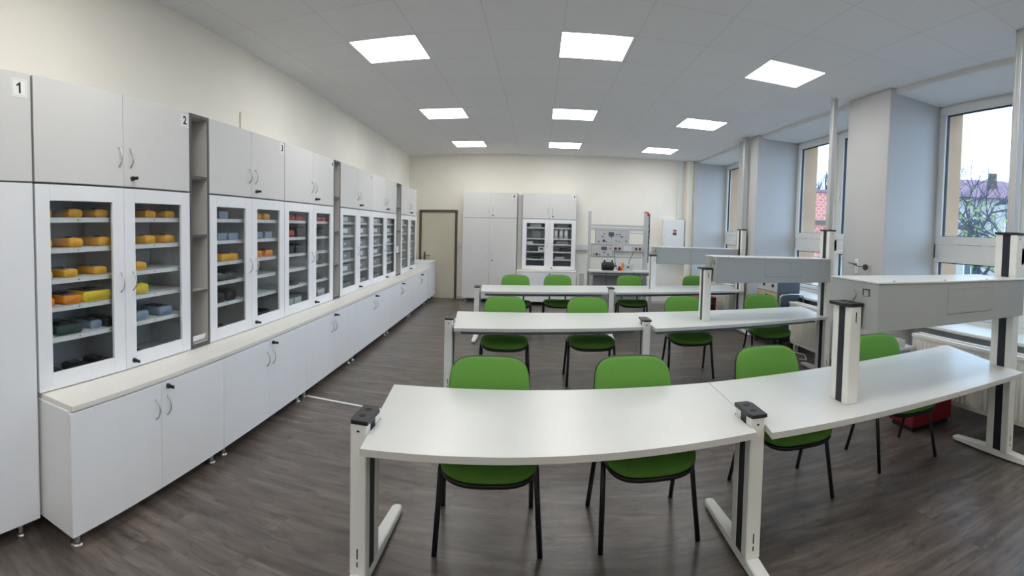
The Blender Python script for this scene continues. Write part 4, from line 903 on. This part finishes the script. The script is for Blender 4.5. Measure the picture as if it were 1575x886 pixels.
MB().box(-0.16, 0.16, -0.08, 0.10, 0, 0.005).box(-0.16, -0.154, -0.08, 0.10, 0.005, 0.07).box(0.154, 0.16, -0.08, 0.10, 0.005, 0.07).box(-0.154, 0.154, 0.094, 0.10, 0.005, 0.07).box(-0.154, 0.154, -0.08, -0.074, 0.005, 0.05).build('tray', M['lgrey'], t)
MB().prism_x([(-0.06, 0.006), (0.085, 0.006), (0.085, 0.06), (0.07, 0.075)], -0.14, 0.02).build('papers', M['paper'], t); MB().box(0.04, 0.14, -0.06, 0.08, 0.0055, 0.055).build('pink_folder', mat('pink_card', (0.62, 0.36, 0.33), 0.7, var=0.05), t)
# wall tap on the pier
t = thing('tap', 'small white wall tap with a long dark lever on the pier', 'tap', (PX, 4.50, 1.30))
MB().box(-0.012, 0, -0.03, 0.03, -0.10, 0.06).build('back_plate', M['white'], t, bevel=0.003); MB().lathe([(0.012, -0.05), (0.016, -0.012)], 12, (0, 0, 0.0), 'x').build('spindle', M['mgrey'], t)
MB().tube([(-0.052, 0.10, 0.012), (-0.052, 0.0, 0.002), (-0.052, -0.10, -0.02), (-0.052, -0.20, -0.015)], 0.005, 8).build('lever', M['dgrey'], t)
MB().lathe([(0.001, -0.02), (0.03, -0.015), (0.034, 0), (0.03, 0.015), (0.001, 0.02)], 18, (-0.052, -0.22, -0.02), 'x').build('lever_knob', M['dgrey'], t)
# extension lead by the trolley
tag(MB().tube([(3.30, 5.95, 0.02), (3.42, 5.70, 0.012), (3.30, 5.45, 0.012), (3.22, 5.50, 0.02)], 0.006, 8).build('extension_lead', M['white']), 'white extension lead on the floor under the middle radiator', 'cable')

# ------------------------------------------------------------------ outside
GZ = -5.0
gr = MB().box(4.6, 120, -60, 140, GZ - 0.2, GZ).build('ground_outside', M['asphalt']); struct(gr)
def roof_house():
    # local frame: x along the eaves, y away from the window wall, 20 m out
    t = thing('roofed_building', 'building with a red tiled roof outside the middle window', 'building', (9.6, 17.6, 0), -0.50)
    xl, xr_, ye, yr, ze, zr = -24.0, 4.2, 0.0, 5.0, 0.9, 3.95
    MB().box(xl + 0.4, xr_ - 0.4, ye + 0.5, 2 * yr - 0.5, GZ, ze).build('wall', M['facade2'], t)
    bm = bmesh.new(); uv = bm.loops.layers.uv.new('UVMap')
    L1 = math.hypot(yr - ye, zr - ze)
    def quad(ps, uvs):
        f = bm.faces.new([bm.verts.new(p) for p in ps])
        for l_, c in zip(f.loops, uvs): l_[uv].uv = c
    quad([(xl, ye, ze), (xr_, ye, ze), (xr_, yr, zr), (xl, yr, zr)], ((xl, 0), (xr_, 0), (xr_, L1), (xl, L1)))
    quad([(xr_, 2 * yr, ze), (xl, 2 * yr, ze), (xl, yr, zr), (xr_, yr, zr)], ((xl, 0), (xr_, 0), (xr_, L1), (xl, L1)))
    me = bpy.data.meshes.new('roof'); bm.to_mesh(me); bm.free(); o = bpy.data.objects.new('roof', me); C.objects.link(o); me.materials.append(M['roof']); o.parent = t
    sm = o.modifiers.new('thick', 'SOLIDIFY'); sm.thickness = 0.15
    for xg in (xl + 0.4, xr_ - 0.6): MB().prism_x([(ye + 0.5, ze), (2 * yr - 0.5, ze), (yr, zr - 0.25)], xg, xg + 0.2).build('gable', M['facade2'], t)
    a = 0.42; ys_ = ye + (yr - ye) * a; zs = ze + (zr - ze) * a
    MB().box(xl, xr_, ys_ - 0.10, ys_ - 0.04, zs + 0.05, zs + 0.25).build('snow_guard', M['brown'], t)
    MB().tube([(xl, yr, zr), (xr_, yr, zr)], 0.14, 8).build('ridge', M['purple_roof'], t)
roof_house()
def apartment():
    t = thing('apartment_building', 'pale apartment building with a mauve roof outside the nearest window', 'building', (31.0, 22.5, 0), -0.95)
    # local: front face at y=0 looking to -y, x along the facade
    MB().box(-14, 14, 0, 10, GZ, 5.35).build('wall', M['facade2'], t)
    MB().prism_x([(-0.5, 5.35), (10.5, 5.35), (5.0, 7.4)], -14.5, 14.5).build('roof', M['purple_roof'], t)
    for x in (-7.0, -1.8, 3.2):
        MB().box(x - 0.35, x + 0.35, 2.2, 2.9, 6.2, 7.6).build('chimney', M['brown'], t)
    for zz in (3.05, -0.1, -3.2):
        for k in range(9):
            x = -12 + 3.0 * k
            f = MB().box(x - 0.6, x + 0.6, -0.06, 0.02, zz - 0.8, zz + 0.8).build('window', M['white'], t)
            MB().box(x - 0.5, x - 0.04, -0.08, -0.055, zz - 0.7, zz + 0.7).box(x + 0.04, x + 0.5, -0.08, -0.055, zz - 0.7, zz + 0.7).build('pane', M['slate'], f)
apartment()
def tree(x, y, h, label, seed, leaves=0, pollard=False, spread=1.0, fork=0.45, blen=0.26, depth=3, r0=0.026):
    rnd = random.Random(seed)
    t = thing('outdoor_tree', label, 'tree', (x, y, GZ), group='trees outside the windows')
    tb = MB(); bb_ = MB(); lf = MB(); tips = []
    tb.tube([(0, 0, 0), (0.08, 0, h * fork * 0.5), (0, 0.06, h * fork)], [h * r0, h * r0 * .85, h * r0 * .68], 9).build('trunk', M['bark'], t, smooth=True)
    def grow(p, d, L, r, lvl):
        pts = [p]; q = p.copy(); dd = d.copy()
        for k in range(4):
            dd = (dd + Vector((rnd.uniform(-.22, .22), rnd.uniform(-.22, .22), rnd.uniform(-.08, .16)))).normalized(); q = q + dd * L / 4; pts.append(q.copy())
        bb_.tube(pts, [r, r * .88, r * .76, r * .64, r * .5], 6 if lvl < 2 else 4)
        if lvl >= 2: tips.extend(pts[2:])
        if lvl < (depth if not pollard else 2):
            for k in range(5 if lvl < 2 else 4):
                b = pts[rnd.choice((1, 2, 3, 4))] if k else pts[4]
                v = (dd + spread * Vector((rnd.uniform(-1, 1), rnd.uniform(-1, 1), rnd.uniform(-.35, .7)))).normalized()
                if pollard: v = (Vector((0, 0, 1)) + 0.22 * Vector((rnd.uniform(-1, 1), rnd.uniform(-1, 1), 0))).normalized()
                grow(b, v, L * rnd.uniform(.55, .78), r * .52, lvl + 1)
    for k in range(5 if not pollard else 6):
        a = 2 * PI * k / 5 + rnd.uniform(-.3, .3); up = 0.75 if not pollard else 2.2
        st = Vector((0, 0.06, h * fork)) - Vector((0, 0, 0.05 * h * k))
        grow(st, Vector((math.cos(a), math.sin(a), up)).normalized(), h * blen, h * r0 * 0.36, 0)
    bb_.build('branches', M['bark'], t)
    if leaves:
        for p in tips:
            for _ in range(leaves):
                c = p + Vector((rnd.gauss(0, .22), rnd.gauss(0, .22), rnd.gauss(0, .2))); s = rnd.uniform(.05, .10); u = Vector((rnd.uniform(-1, 1), rnd.uniform(-1, 1), rnd.uniform(-1, 1))).normalized(); v = u.orthogonal().normalized()
                vs = [lf.bm.verts.new(q) for q in (c - u * s, c + v * s * .6, c + u * s, c - v * s * .6)]; lf.bm.faces.new(vs)
        l = lf.build('leaves', M['leaf'], t); l['kind'] = 'stuff'
tree(15.5, 12.9, 10.2, 'dark bare tree outside the nearest window, before the mauve roof', 11, leaves=0, fork=0.70, blen=0.20, depth=3, r0=0.022, spread=1.1)
tree(12.6, 8.0, 9.6, 'light green leafing tree at the edge of the nearest window', 23, leaves=1, fork=0.60, blen=0.24, depth=2, r0=0.018)
tree(17.6, 29.6, 11.0, 'bare pollarded tree behind the red roof, nearer of two', 5, pollard=True, fork=0.66, blen=0.20, r0=0.022)
tree(20.9, 33.2, 11.8, 'bare pollarded tree behind the red roof, farther of two', 9, pollard=True, fork=0.66, blen=0.20, r0=0.022)
